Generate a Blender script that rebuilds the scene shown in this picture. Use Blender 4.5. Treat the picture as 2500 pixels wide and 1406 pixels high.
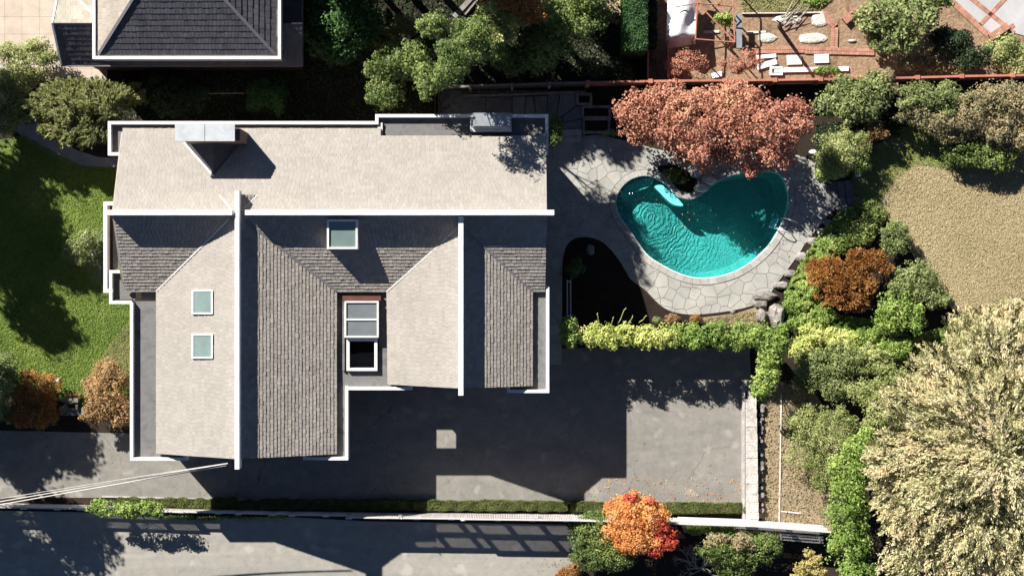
import bpy, math, random
import numpy as np
from mathutils import Vector, Matrix
from mathutils.geometry import tessellate_polygon

# ------------------------------------------------------------------ camera, sky, sun, exposure
scene = bpy.context.scene
for o in list(bpy.data.objects):
    bpy.data.objects.remove(o)
H = 100.0            # camera height over the driveway
F = 4225.0           # focal length in photo pixels (photo 2500 wide)
cam = bpy.data.cameras.new('camera')
cam.sensor_width = 36; cam.lens = 36 * F / 2500.0; cam.clip_start = 1; cam.clip_end = 2000
camo = bpy.data.objects.new('camera', cam)
scene.collection.objects.link(camo)
camo.location = (0, 0, H)
scene.camera = camo

SUNV = Vector((.86, -.983, -1.0))     # way the light travels
SUN_EL = math.atan2(1, math.hypot(.86, .983))
world = bpy.data.worlds.new('World'); scene.world = world; world.use_nodes = True
nt = world.node_tree
bg = nt.nodes['Background']
sky = nt.nodes.new('ShaderNodeTexSky'); sky.sky_type = 'NISHITA'; sky.sun_disc = False
sky.sun_elevation = SUN_EL; sky.sun_rotation = math.radians(-41.2)
nt.links.new(sky.outputs[0], bg.inputs[0]); bg.inputs[1].default_value = 0.05
sky.altitude = 3000; sky.air_density = .65; sky.dust_density = .2; sky.ozone_density = 2.5
sl = bpy.data.lights.new('sun', 'SUN'); sl.energy = 5.0; sl.angle = math.radians(0.5); sl.color = (1.0, .955, .88)
so = bpy.data.objects.new('sun', sl); scene.collection.objects.link(so)
so.rotation_euler = SUNV.to_track_quat('-Z', 'Y').to_euler(); so.location = (-30, 30, 60)
scene.view_settings.view_transform = 'Standard'
scene.view_settings.look = 'None'
scene.view_settings.exposure = 1.15
scene.view_settings.gamma = 1.0
scene.view_settings.use_curve_mapping = False
scene.render.engine = 'CYCLES'
scene.cycles.max_bounces = 6
scene.cycles.transparent_max_bounces = 12

rng = np.random.default_rng(7)
random.seed(7)
COL = scene.collection

# ------------------------------------------------------------------ helpers
def P(px, py, z=0.0):
    k = (H - z) / F
    return Vector(((px - 1250) * k, -(py - 703) * k, z))

def PL(pts, z=0.0):
    return [P(a[0], a[1], a[2] if len(a) > 2 else z) for a in pts]

WL = {}
def thing(name, label, cat, loc, group=None, kind=None):
    o = bpy.data.objects.new(name, None); COL.objects.link(o)
    o.location = loc; o.empty_display_size = .2
    o['label'] = label; o['category'] = cat
    if group: o['group'] = group
    WL[o] = Vector(loc)
    return o

def tag(o, label=None, cat=None, group=None, kind=None):
    if label: o['label'] = label
    if cat: o['category'] = cat
    if group: o['group'] = group
    if kind: o['kind'] = kind
    return o

def mk(name, verts, faces, mat, parent=None, smooth=False, loc=None, kind=None):
    """link one mesh object; verts are world coordinates"""
    me = bpy.data.meshes.new(name)
    base = WL[parent] if parent is not None else (Vector(loc) if loc is not None else Vector((0, 0, 0)))
    if isinstance(verts, np.ndarray):
        v = verts - np.array(base)
        nv = len(v); f = np.asarray(faces, dtype=np.int32)
        me.vertices.add(nv); me.vertices.foreach_set('co', v.astype(np.float32).ravel())
        k = f.shape[1]
        me.loops.add(f.size); me.loops.foreach_set('vertex_index', f.ravel())
        me.polygons.add(len(f))
        me.polygons.foreach_set('loop_start', np.arange(0, f.size, k, dtype=np.int32))
        me.polygons.foreach_set('loop_total', np.full(len(f), k, dtype=np.int32))
        me.update(calc_edges=True)
    else:
        me.from_pydata([Vector(a) - base for a in verts], [], faces); me.update()
    me.materials.append(mat)
    if smooth:
        me.shade_smooth()
    o = bpy.data.objects.new(name, me); COL.objects.link(o)
    if parent is not None:
        o.parent = parent; WL[o] = Vector(base)
    else:
        o.location = base; WL[o] = Vector(base)
    if kind: o['kind'] = kind
    return o

class MB:
    def __init__(self): self.v = []; self.f = []
    def add(self, v, f):
        n = len(self.v); self.v += [Vector(a) for a in v]; self.f += [[i + n for i in q] for q in f]; return self
    def box(self, x0, y0, z0, x1, y1, z1):
        if x0 > x1: x0, x1 = x1, x0
        if y0 > y1: y0, y1 = y1, y0
        v = [(x0,y0,z0),(x1,y0,z0),(x1,y1,z0),(x0,y1,z0),(x0,y0,z1),(x1,y0,z1),(x1,y1,z1),(x0,y1,z1)]
        return self.add(v, [(3,2,1,0),(4,5,6,7),(0,1,5,4),(1,2,6,5),(2,3,7,6),(3,0,4,7)])
    def pbox(self, px0, py0, px1, py1, z0, z1):
        a = P(px0, py0, z1); b = P(px1, py1, z1)
        return self.box(a.x, a.y, z0, b.x, b.y, z1)
    def seg(self, a, b, w, z0, z1):
        """wall-like box from a to b (Vectors, plan), width w; z0,z1 may be relative to each end"""
        d = Vector((b.x - a.x, b.y - a.y, 0)); d.normalize(); n = Vector((-d.y, d.x, 0)) * w / 2
        v = []
        for q in (a, b):
            for s in (-1, 1):
                for z in (z0, z1):
                    v.append(Vector((q.x, q.y, 0)) + n * s + Vector((0, 0, z)))
        return self.add(v, [(0,2,3,1),(4,5,7,6),(0,1,5,4),(2,6,7,3),(1,3,7,5),(0,4,6,2)])
    def bar(self, a, b, r, n=6, r2=None):
        r2 = r if r2 is None else r2
        d = (b - a).normalized(); t = d.orthogonal().normalized(); s = d.cross(t)
        v = []
        for q, rr in ((a, r), (b, r2)):
            for k in range(n):
                c = 2 * math.pi * k / n; v.append(q + t * math.cos(c) * rr + s * math.sin(c) * rr)
        f = [(k, (k + 1) % n, n + (k + 1) % n, n + k) for k in range(n)]
        f += [tuple(range(n))[::-1], tuple(range(n, 2 * n))]
        return self.add(v, f)
    def prism(self, poly, z0, z1):
        """poly: plan points (x,y[,..]); slab between z0 and z1"""
        n = len(poly)
        top = [Vector((p[0], p[1], z1)) for p in poly]; bot = [Vector((p[0], p[1], z0)) for p in poly]
        tri = tessellate_polygon([top])
        f = []
        for t in tri:
            a, b, c = (top[i] for i in t)
            up = (b - a).cross(c - a).z > 0
            tt = t if up else t[::-1]
            f.append(tuple(tt)); f.append(tuple(i + n for i in tt[::-1]))
        area = sum(top[i].x * top[(i+1) % n].y - top[(i+1) % n].x * top[i].y for i in range(n))
        for i in range(n):
            j = (i + 1) % n
            f.append((i + n, j + n, j, i) if area > 0 else (i, j, j + n, i + n))
        return self.add(top + bot, f)
    def build(self, name, mat, parent=None, **k):
        return mk(name, self.v, self.f, mat, parent, **k)

def clip(poly, nx, ny, c):
    """keep nx*x+ny*y <= c, points are tuples (x,y)"""
    out = []
    n = len(poly)
    for i in range(n):
        a = poly[i]; b = poly[(i + 1) % n]
        da = nx * a[0] + ny * a[1] - c; db = nx * b[0] + ny * b[1] - c
        if da <= 0: out.append(a)
        if (da < 0 < db) or (db < 0 < da):
            t = da / (da - db); out.append((a[0] + (b[0] - a[0]) * t, a[1] + (b[1] - a[1]) * t))
    return out

def area2(p):
    return sum(p[i][0] * p[(i+1) % len(p)][1] - p[(i+1) % len(p)][0] * p[i][1] for i in range(len(p))) / 2

def voronoi(x0, y0, x1, y1, s, jit, gap, seed):
    r = random.Random(seed); pts = {}
    nx = int((x1 - x0) / s) + 3; ny = int((y1 - y0) / s) + 3
    for i in range(-1, nx):
        for j in range(-1, ny):
            pts[i, j] = (x0 + (i + .5 + (j % 2) * .5 + r.uniform(-jit, jit)) * s, y0 + (j + .5 + r.uniform(-jit, jit)) * s)
    cells = []
    for (i, j), p in pts.items():
        c = [(p[0]-2*s, p[1]-2*s), (p[0]+2*s, p[1]-2*s), (p[0]+2*s, p[1]+2*s), (p[0]-2*s, p[1]+2*s)]
        for di in (-2,-1,0,1,2):
            for dj in (-2,-1,0,1,2):
                if (di or dj) and (i+di, j+dj) in pts:
                    q = pts[i+di, j+dj]; dx, dy = q[0]-p[0], q[1]-p[1]; L = math.hypot(dx, dy)
                    dx /= L; dy /= L
                    c = clip(c, dx, dy, dx * (p[0]+q[0])/2 + dy * (p[1]+q[1])/2 - gap/2)
                    if len(c) < 3: break
            if len(c) < 3: break
        if len(c) >= 3: cells.append(c)
    return cells

def clip_cell(subject, cell):
    """any polygon clipped by a convex counter-clockwise cell"""
    out = subject
    n = len(cell)
    for i in range(n):
        a = cell[i]; b = cell[(i+1) % n]
        nx, ny = b[1]-a[1], -(b[0]-a[0])
        out = clip(out, nx, ny, nx*a[0] + ny*a[1])
        if len(out) < 3: return []
    return out

def dedupe(poly, eps=.004):
    out = []
    for p in poly:
        if not out or math.hypot(p[0]-out[-1][0], p[1]-out[-1][1]) > eps: out.append(p)
    while len(out) > 2 and math.hypot(out[0][0]-out[-1][0], out[0][1]-out[-1][1]) < eps: out.pop()
    return out

def smooth_loop(pts, n=4, closed=True):
    out = []
    m = len(pts)
    rngs = range(m) if closed else range(m-1)
    for i in rngs:
        if closed: p0, p1, p2, p3 = (pts[(i+k) % m] for k in (-1, 0, 1, 2))
        else: p0, p1, p2, p3 = (pts[min(max(i+k, 0), m-1)] for k in (-1, 0, 1, 2))
        for k in range(n):
            t = k / n
            out.append(tuple(.5 * (2*p1[a] + (p2[a]-p0[a])*t + (2*p0[a]-5*p1[a]+4*p2[a]-p3[a])*t*t + (3*p1[a]-p0[a]-3*p2[a]+p3[a])*t**3) for a in (0, 1)))
    if not closed: out.append(tuple(pts[-1][:2]))
    return out

def inside(x, y, poly):
    x = np.asarray(x); y = np.asarray(y); r = np.zeros(x.shape, bool); n = len(poly)
    for i in range(n):
        x1, y1 = poly[i][0], poly[i][1]; x2, y2 = poly[(i+1) % n][0], poly[(i+1) % n][1]
        if y1 == y2: continue
        c = ((y1 > y) != (y2 > y)) & (x < (x2-x1)*(y-y1)/(y2-y1) + x1)
        r ^= c
    return r

# ------------------------------------------------------------------ materials
def newmat(name):
    m = bpy.data.materials.new(name); m.use_nodes = True
    return m, m.node_tree, m.node_tree.nodes['Principled BSDF']

def ramp(nt, cols, src):
    r = nt.nodes.new('ShaderNodeValToRGB'); cr = r.color_ramp
    n = len(cols)
    for i, c in enumerate(cols):
        pos, col = (c if isinstance(c[1], tuple) else (i / (n - 1), c))
        if i < 2: e = cr.elements[i]; e.position = pos
        else: e = cr.elements.new(pos)
        e.color = (*col, 1)
    nt.links.new(src, r.inputs[0]); return r.outputs[0]

def noise(nt, vec, scale, detail=6, rough=.6, dist=0):
    n = nt.nodes.new('ShaderNodeTexNoise'); n.inputs['Scale'].default_value = scale
    n.inputs['Detail'].default_value = detail; n.inputs['Roughness'].default_value = rough
    n.inputs['Distortion'].default_value = dist
    if vec is not None: nt.links.new(vec, n.inputs['Vector'])
    return n.outputs['Fac']

def mixc(nt, a, b, fac, mode='MIX'):
    m = nt.nodes.new('ShaderNodeMix'); m.data_type = 'RGBA'; m.blend_type = mode
    for s, v in ((m.inputs[0], fac), (m.inputs[6], a), (m.inputs[7], b)):
        if hasattr(v, 'links'): nt.links.new(v, s)
        elif isinstance(v, tuple): s.default_value = (*v, 1)
        else: s.default_value = v
    return m.outputs[2]

def math_(nt, op, a, b=0.0, c=None):
    m = nt.nodes.new('ShaderNodeMath'); m.operation = op
    for i, v in enumerate((a, b, c)):
        if v is None: continue
        if hasattr(v, 'links'): nt.links.new(v, m.inputs[i])
        else: m.inputs[i].default_value = v
    return m.outputs[0]

def bump(nt, bs, h, dist=.02, strength=1.0):
    b = nt.nodes.new('ShaderNodeBump'); b.inputs['Distance'].default_value = dist; b.inputs['Strength'].default_value = strength
    nt.links.new(h, b.inputs['Height']); nt.links.new(b.outputs[0], bs.inputs['Normal'])

def geo(nt): return nt.nodes.new('ShaderNodeNewGeometry')

def surf(name, c1, c2, scale=2.0, rough=.85, fine=30., finec=.25, bd=.01, island=.0, c3=None, metallic=0, spec=.3, stretch=None):
    """two-tone noisy surface with fine grain"""
    m, nt, bs = newmat(name); g = geo(nt); vec = g.outputs['Position']
    if stretch:
        mp = nt.nodes.new('ShaderNodeMapping'); mp.inputs['Scale'].default_value = stretch
        nt.links.new(vec, mp.inputs['Vector']); vec = mp.outputs[0]
    n1 = noise(nt, vec, scale, 8, .62, .6)
    cols = [(.32, c1), (.68, c2)] if c3 is None else [(.28, c1), (.5, c2), (.72, c3)]
    c = ramp(nt, cols, n1)
    n2 = noise(nt, vec, fine, 4, .7)
    k = ramp(nt, [(.25, (1-finec,)*3), (.75, (1+finec,)*3)], n2)
    c = mixc(nt, c, k, 1.0, 'MULTIPLY')
    if island:
        oi = nt.nodes.new('ShaderNodeObjectInfo')
        r = math_(nt, 'FRACT', math_(nt, 'ADD', g.outputs['Random Per Island'], oi.outputs['Random']))
        k2 = ramp(nt, [(0., (1-island, 1-island*1.02, 1-island*1.05)), (1., (1+island,)*3)], r)
        c = mixc(nt, c, k2, 1.0, 'MULTIPLY')
    nt.links.new(c, bs.inputs['Base Color'])
    bs.inputs['Roughness'].default_value = rough; bs.inputs['Metallic'].default_value = metallic
    bs.inputs['Specular IOR Level'].default_value = spec
    if bd: bump(nt, bs, n2, bd)
    return m

def foliage(name, cols, patch=.5, trans=.3, tcol=None, rough=.55):
    """cols: dark .. light leaf colours"""
    m, nt, bs = newmat(name); g = geo(nt)
    n = noise(nt, g.outputs['Position'], patch, 3, .6)
    r = math_(nt, 'MULTIPLY_ADD', g.outputs['Random Per Island'], .55, math_(nt, 'MULTIPLY', math_(nt, 'SUBTRACT', n, .32), 1.25))
    c = ramp(nt, cols, r)
    nt.links.new(c, bs.inputs['Base Color']); bs.inputs['Roughness'].default_value = rough
    bs.inputs['Specular IOR Level'].default_value = .35
    tr = nt.nodes.new('ShaderNodeBsdfTranslucent')
    nt.links.new(c, tr.inputs[0])
    mx = nt.nodes.new('ShaderNodeMixShader'); mx.inputs[0].default_value = trans
    nt.links.new(bs.outputs[0], mx.inputs[1]); nt.links.new(tr.outputs[0], mx.inputs[2])
    nt.links.new(mx.outputs[0], nt.nodes['Material Output'].inputs[0])
    return m

M = {}
M['soil'] = surf('soil', (.016, .011, .008), (.035, .024, .016), .8, .95, 12, .5, .05)
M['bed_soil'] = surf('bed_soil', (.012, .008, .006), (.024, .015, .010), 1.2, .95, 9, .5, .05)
M['tan_soil'] = surf('tan_soil', (.12, .075, .045), (.28, .19, .12), .9, .95, 6, .45, .08, c3=(.2, .13, .08))
M['dry_soil'] = surf('dry_soil', (.13, .095, .06), (.3, .23, .15), 1.3, .95, 6, .4, .08, c3=(.17, .13, .085))
def asphalt(name, a, b, c, crack=True):
    m, nt, bs = newmat(name); g = geo(nt); vec = g.outputs['Position']
    mp = nt.nodes.new('ShaderNodeMapping'); mp.inputs['Scale'].default_value = (.55, 1.1, 1); nt.links.new(vec, mp.inputs['Vector'])
    n0 = noise(nt, mp.outputs[0], .35, 9, .68, 1.2)
    n1 = noise(nt, vec, 1.7, 8, .7, .5)
    c0 = ramp(nt, [(.3, a), (.5, b), (.7, c)], n0)
    k1 = ramp(nt, [(.3, (.82, .82, .83)), (.7, (1.14, 1.13, 1.1))], n1)
    col = mixc(nt, c0, k1, 1., 'MULTIPLY')
    n2 = noise(nt, vec, 40, 3, .8)
    col = mixc(nt, col, ramp(nt, [(.3, (.8,)*3), (.7, (1.2,)*3)], n2), 1., 'MULTIPLY')
    # pale round stains
    n3 = noise(nt, vec, .9, 2, .4)
    col = mixc(nt, col, tuple(min(1, v * 1.35) for v in c), ramp(nt, [(.64, (0,)*3), (.72, (.5,)*3)], n3))
    if crack:
        v = nt.nodes.new('ShaderNodeTexVoronoi'); v.feature = 'DISTANCE_TO_EDGE'; v.inputs['Scale'].default_value = .22
        wn = nt.nodes.new('ShaderNodeTexNoise'); wn.inputs['Scale'].default_value = 1.5; wn.inputs['Detail'].default_value = 6
        nt.links.new(vec, wn.inputs['Vector'])
        nt.links.new(mixc(nt, vec, wn.outputs['Color'], .35, 'LINEAR_LIGHT'), v.inputs['Vector'])
        crk = ramp(nt, [(.0, (1,)*3), (.0028, (0,)*3)], v.outputs['Distance'])
        msk = ramp(nt, [(.5, (0,)*3), (.58, (.75,)*3)], noise(nt, vec, .35, 2))
        f = mixc(nt, crk, msk, 1., 'MULTIPLY')
        col = mixc(nt, col, (.03, .03, .03), f)
    nt.links.new(col, bs.inputs['Base Color']); bs.inputs['Roughness'].default_value = .85
    bs.inputs['Specular IOR Level'].default_value = .25
    bump(nt, bs, n2, .006)
    return m
def _streak(m, a, b):
    for n in m.node_tree.nodes:
        if n.type == 'MAPPING': n.inputs['Scale'].default_value = (a, b, 1)
M['driveway'] = asphalt('driveway', (.16, .153, .145), (.20, .19, .172), (.245, .23, .205))
M['road'] = asphalt('road', (.225, .215, .195), (.265, .252, .225), (.305, .29, .255), crack=False)
_streak(M['road'], .12, 1.3)
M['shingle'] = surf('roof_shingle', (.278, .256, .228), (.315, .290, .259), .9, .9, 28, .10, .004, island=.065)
M['shingle_shaded'] = surf('roof_shingle_shaded', (.245, .22, .195), (.29, .262, .235), .9, .9, 28, .14, .004, island=.13)  # shingle copy with shade put into its colour, for slopes turned from sun
M['dark_shingle'] = surf('dark_roof_shingle', (.052, .052, .062), (.085, .084, .096), 1.2, .85, 24, .2, .004, island=.15)
M['beige_shingle'] = surf('beige_roof_shingle', (.27, .24, .20), (.34, .30, .25), 1.2, .9, 24, .15, .004, island=.12)
M['white'] = surf('white_painted_wood', (.46, .45, .44), (.66, .65, .64), 1.1, .6, 9, .09, .002, c3=(.70, .69, .67))
M['fence_white'] = surf('white_fence_paint', (.55, .50, .49), (.72, .67, .65), 2.5, .7, 20, .1, .002, island=.1)
M['membrane'] = surf('roof_membrane', (.075, .073, .075), (.15, .145, .142), 1.3, .75, 14, .12, .003, c3=(.105, .10, .10))
M['rust_wall'] = surf('rust_brown_siding', (.065, .024, .016), (.10, .038, .026), 3, .8, 20, .15, .003)
M['siding'] = surf('house_siding', (.30, .26, .22), (.38, .33, .28), 2, .8, 18, .1, .003)
M['metal'] = surf('grey_sheet_metal', (.36, .38, .39), (.46, .48, .49), 2.2, .45, 14, .06, .001, metallic=.2, spec=.5)
M['dull_metal'] = surf('dull_sheet_metal', (.20, .22, .24), (.30, .32, .34), 3, .5, 14, .06, .001, metallic=.3, spec=.5)
M['flashing'] = surf('flashing', (.42, .41, .40), (.55, .53, .51), 3, .5, 20, .08, .001)
M['dark_flashing'] = surf('dark_flashing', (.13, .125, .135), (.18, .17, .18), 3, .6, 20, .08, .001)
M['brick'] = surf('chimney_brick', (.10, .06, .045), (.20, .13, .10), 5, .9, 18, .4, .01, island=.3)
M['flag'] = surf('flagstone', (.25, .25, .23), (.36, .35, .315), 1.0, .8, 15, .14, .005, island=.08)
M['coping'] = surf('coping_stone', (.27, .26, .24), (.37, .36, .33), 1.6, .8, 15, .12, .005, island=.1)
M['joint'] = surf('mortar', (.09, .088, .08), (.30, .29, .26), 3, .95, 15, .3, .01)
M['slate'] = surf('slate_slab', (.10, .10, .105), (.17, .165, .165), 2, .8, 15, .15, .005, island=.2)
M['concrete'] = surf('concrete', (.30, .28, .26), (.46, .43, .40), 1.5, .85, 10, .25, .02)
M['rough_wall'] = surf('rough_stone_wall', (.34, .31, .28), (.62, .57, .52), 2.0, .9, 9, .35, .06)
M['path'] = surf('pale_path', (.16, .16, .175), (.25, .25, .26), 1.5, .85, 20, .15, .005)
M['terrace'] = surf('terrace_paver', (.38, .31, .25), (.48, .40, .33), 1.2, .85, 18, .1, .003, island=.05)
M['red_paint'] = surf('red_brown_paint', (.30, .11, .075), (.42, .17, .12), 3, .7, 16, .2, .003, island=.1)
M['red_brick'] = surf('salmon_brick', (.30, .145, .10), (.42, .225, .165), 3, .85, 16, .2, .006, island=.16)
M['grey_wood'] = surf('weathered_wood', (.13, .115, .105), (.26, .235, .215), 2.5, .85, 20, .25, .008, island=.2)
M['brown_wood'] = surf('brown_wood', (.065, .04, .03), (.12, .08, .06), 2.5, .85, 20, .25, .008, island=.2)
M['pale_wood'] = surf('pale_plank', (.45, .40, .35), (.62, .57, .52), 2.5, .8, 20, .15, .004, island=.12)
M['white_board'] = surf('white_board', (.62, .60, .62), (.8, .78, .8), 3, .6, 16, .08, .003)
M['rock'] = surf('boulder', (.11, .10, .09), (.33, .30, .275), 1.7, .9, 8, .35, .05, island=.2)
M['pale_rock'] = surf('pale_rock', (.42, .40, .35), (.65, .62, .56), 1.7, .9, 8, .25, .05)
M['bark'] = surf('bark', (.05, .038, .028), (.11, .085, .065), 4, .95, 20, .4, .02)
M['pale_bark'] = surf('pale_bark', (.26, .22, .18), (.42, .37, .31), 4, .9, 20, .3, .02)
M['tarp'] = surf('white_tarp', (.55, .56, .57), (.75, .76, .76), 2.5, .35, 8, .1, .03, spec=.5)
M['chrome'] = surf('steel_tube', (.6, .6, .6), (.72, .72, .72), 3, .35, 10, .05, 0, metallic=.25, spec=.8)
M['cable'] = surf('cable', (.45, .42, .39), (.6, .56, .52), 3, .5, 10, .05, 0)
M['dark'] = surf('dark_interior', (.012, .012, .013), (.02, .02, .02), 3, .8, 10, .1, 0)
def plaster():
    m, nt, bs = newmat('pool_plaster'); g = geo(nt); pos = g.outputs['Position']
    c = ramp(nt, [(.3, (.10, .29, .25)), (.7, (.14, .37, .32))], noise(nt, pos, .9, 4))
    nt.links.new(c, bs.inputs['Base Color']); bs.inputs['Roughness'].default_value = .8
    h = math_(nt, 'ADD', noise(nt, pos, 4.6, 4, .6, 1.5), math_(nt, 'MULTIPLY', noise(nt, pos, 8.5, 3, .6, 1.), .5))
    c0 = P(1590, 530); mp = nt.nodes.new('ShaderNodeMapping'); mp.inputs['Location'].default_value = (-c0.x, -c0.y, 0); nt.links.new(pos, mp.inputs['Vector'])
    sx = nt.nodes.new('ShaderNodeVectorMath'); sx.operation = 'MULTIPLY'; sx.inputs[1].default_value = (1, 1, 0); nt.links.new(mp.outputs[0], sx.inputs[0])
    ln = nt.nodes.new('ShaderNodeVectorMath'); ln.operation = 'LENGTH'; nt.links.new(sx.outputs[0], ln.inputs[0]); d = ln.outputs['Value']
    wob = math_(nt, 'MULTIPLY', noise(nt, pos, .9, 3), 1.6)
    sn = math_(nt, 'SINE', math_(nt, 'MULTIPLY', math_(nt, 'ADD', d, wob), 22.0))
    fall = ramp(nt, [(.0, (.25,)*3), (.25, (.34,)*3), (.75, (.0,)*3)], math_(nt, 'DIVIDE', d, 7.0))
    h = math_(nt, 'ADD', h, math_(nt, 'MULTIPLY', sn, fall))
    bump(nt, bs, h, .15)
    return m
M['pool'] = plaster()
M['pool_trim'] = surf('pool_edge_tile', (.55, .75, .72), (.68, .82, .8), 3, .4, 14, .05, 0)
M['patio_concrete'] = surf('patio_concrete', (.32, .315, .32), (.42, .41, .415), .8, .8, 12, .08, .002)

def glass(name, tint, mixd, rough=.05):
    m, nt, bs = newmat(name); g = geo(nt)
    n = noise(nt, g.outputs['Position'], 1.3, 3)
    c = ramp(nt, [(.3, tuple(v*.8 for v in tint)), (.7, tint)], n)
    nt.links.new(c, bs.inputs['Base Color']); bs.inputs['Roughness'].default_value = rough
    bs.inputs['Specular IOR Level'].default_value = .8
    tr = nt.nodes.new('ShaderNodeBsdfTransparent'); tr.inputs[0].default_value = (.75, .85, .82, 1)
    mx = nt.nodes.new('ShaderNodeMixShader'); mx.inputs[0].default_value = mixd
    nt.links.new(tr.outputs[0], mx.inputs[1]); nt.links.new(bs.outputs[0], mx.inputs[2])
    nt.links.new(mx.outputs[0], nt.nodes['Material Output'].inputs[0])
    return m
M['skyglass'] = glass('skylight_glass', (.20, .27, .25), .85)
M['greyglass'] = glass('grey_glass', (.17, .19, .20), .85)
M['winglass'] = glass('window_glass', (.03, .04, .05), .9)

def water():
    m, nt, bs = newmat('pool_water'); g = geo(nt); pos = g.outputs['Position']
    c = P(1588, 528, 0)
    mp = nt.nodes.new('ShaderNodeMapping'); mp.inputs['Location'].default_value = (-c.x, -c.y, 0)
    nt.links.new(pos, mp.inputs['Vector'])
    wn = nt.nodes.new('ShaderNodeTexNoise'); wn.inputs['Scale'].default_value = 1.1; wn.inputs['Detail'].default_value = 4
    nt.links.new(pos, wn.inputs['Vector'])
    wv = nt.nodes.new('ShaderNodeTexWave'); wv.wave_type = 'RINGS'; wv.rings_direction = 'Z'
    wv.inputs['Scale'].default_value = 1.7; wv.inputs['Distortion'].default_value = 0
    nt.links.new(mixc(nt, mp.outputs[0], wn.outputs['Color'], .5, 'LINEAR_LIGHT'), wv.inputs['Vector'])
    ln = nt.nodes.new('ShaderNodeVectorMath'); ln.operation = 'LENGTH'; nt.links.new(mp.outputs[0], ln.inputs[0])
    fall = ramp(nt, [(.0, (.25,)*3), (.18, (.4,)*3), (.7, (.03,)*3)], math_(nt, 'DIVIDE', ln.outputs['Value'], 7.0))
    h1 = math_(nt, 'MULTIPLY', wv.outputs[1], fall)
    fn = noise(nt, pos, 3.2, 3, .6, 1.2)
    fn2 = noise(nt, pos, 8., 2, .5, .8)
    h2 = math_(nt, 'ADD', math_(nt, 'MULTIPLY', fn, 1.1), math_(nt, 'MULTIPLY', fn2, .45))
    h = math_(nt, 'ADD', h1, h2)
    b = nt.nodes.new('ShaderNodeBump'); b.inputs['Distance'].default_value = .035
    nt.links.new(h, b.inputs['Height'])
    # cloudy water: part lets the floor show, part scatters, a little mirror
    df = nt.nodes.new('ShaderNodeBsdfDiffuse'); df.inputs[0].default_value = (.03, .42, .36, 1)
    nt.links.new(b.outputs[0], df.inputs['Normal'])
    tr = nt.nodes.new('ShaderNodeBsdfTransparent'); tr.inputs[0].default_value = (.50, .96, 1.0, 1)
    gl = nt.nodes.new('ShaderNodeBsdfGlossy'); gl.inputs['Roughness'].default_value = .04; nt.links.new(b.outputs[0], gl.inputs['Normal'])
    m1 = nt.nodes.new('ShaderNodeMixShader'); m1.inputs[0].default_value = .02
    nt.links.new(tr.outputs[0], m1.inputs[1]); nt.links.new(df.outputs[0], m1.inputs[2])
    fr = nt.nodes.new('ShaderNodeFresnel'); fr.inputs[0].default_value = 1.33; nt.links.new(b.outputs[0], fr.inputs['Normal'])
    m2 = nt.nodes.new('ShaderNodeMixShader'); nt.links.new(math_(nt, 'MULTIPLY', fr.outputs[0], math_(nt, 'SUBTRACT', 1.0, g.outputs['Backfacing'])), m2.inputs[0])
    nt.links.new(m1.outputs[0], m2.inputs[1]); nt.links.new(gl.outputs[0], m2.inputs[2])
    nt.links.new(m2.outputs[0], nt.nodes['Material Output'].inputs[0])
    return m
M['water'] = water()

F_ = {}
F_['green'] = foliage('leaf_green', [(.0, (.03, .055, .011)), (.5, (.12, .175, .04)), (1., (.35, .40, .12))])
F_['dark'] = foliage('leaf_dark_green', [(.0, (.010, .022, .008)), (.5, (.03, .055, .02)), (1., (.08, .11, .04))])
F_['deep'] = foliage('leaf_deep_green', [(.0, (.012, .04, .011)), (.5, (.04, .11, .028)), (1., (.15, .27, .07))])
F_['olive'] = foliage('leaf_olive', [(.0, (.05, .06, .018)), (.5, (.16, .175, .05)), (1., (.36, .36, .13))])
F_['yellow_green'] = foliage('leaf_yellow_green', [(.0, (.12, .19, .03)), (.45, (.43, .49, .11)), (.9, (.80, .78, .33))])
F_['bright'] = foliage('leaf_bright_green', [(.0, (.05, .10, .016)), (.45, (.20, .31, .055)), (1., (.54, .60, .19))])
F_['pale'] = foliage('leaf_pale_green', [(.0, (.10, .13, .035)), (.5, (.30, .34, .11)), (1., (.62, .62, .29))])
F_['grey_green'] = foliage('leaf_grey_green', [(.0, (.045, .07, .02)), (.5, (.19, .235, .075)), (1., (.48, .51, .22))])
F_['maple'] = foliage('leaf_copper_red', [(.0, (.16, .05, .03)), (.45, (.41, .165, .105)), (.8, (.57, .29, .19)), (1., (.56, .39, .20))], .35, .2)
F_['orange'] = foliage('leaf_orange', [(.0, (.10, .035, .008)), (.5, (.30, .13, .03)), (1., (.62, .33, .11))])
F_['brown'] = foliage('leaf_brown_tan', [(.0, (.13, .075, .03)), (.5, (.33, .20, .085)), (1., (.55, .36, .17))])
F_['autumn'] = foliage('leaf_autumn_orange', [(.0, (.50, .11, .04)), (.4, (.66, .26, .075)), (.7, (.74, .40, .13)), (1., (.78, .50, .22))], .7)
F_['scarlet'] = foliage('leaf_scarlet', [(.0, (.42, .04, .03)), (.5, (.62, .10, .06)), (1., (.72, .24, .12))], .7)
F_['tan_green'] = foliage('leaf_tan_green', [(.0, (.10, .12, .05)), (.4, (.27, .26, .13)), (.7, (.42, .31, .17)), (1., (.52, .42, .25))], .45)
F_['cedar'] = foliage('cedar_spray', [(.0, (.07, .075, .025)), (.3, (.36, .35, .14)), (.62, (.76, .69, .42)), (1., (.70, .46, .27))], .5)
F_['cedar_inner'] = foliage('cedar_inner', [(.0, (.03, .032, .013)), (.5, (.085, .085, .034)), (.85, (.18, .16, .07)), (1., (.36, .13, .04))], .9)  # older inner needles, coloured extra dark so the gaps look shaded
F_['boxwood'] = foliage('leaf_boxwood', [(.0, (.04, .055, .012)), (.5, (.10, .125, .03)), (1., (.22, .24, .07))], 2)
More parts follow.
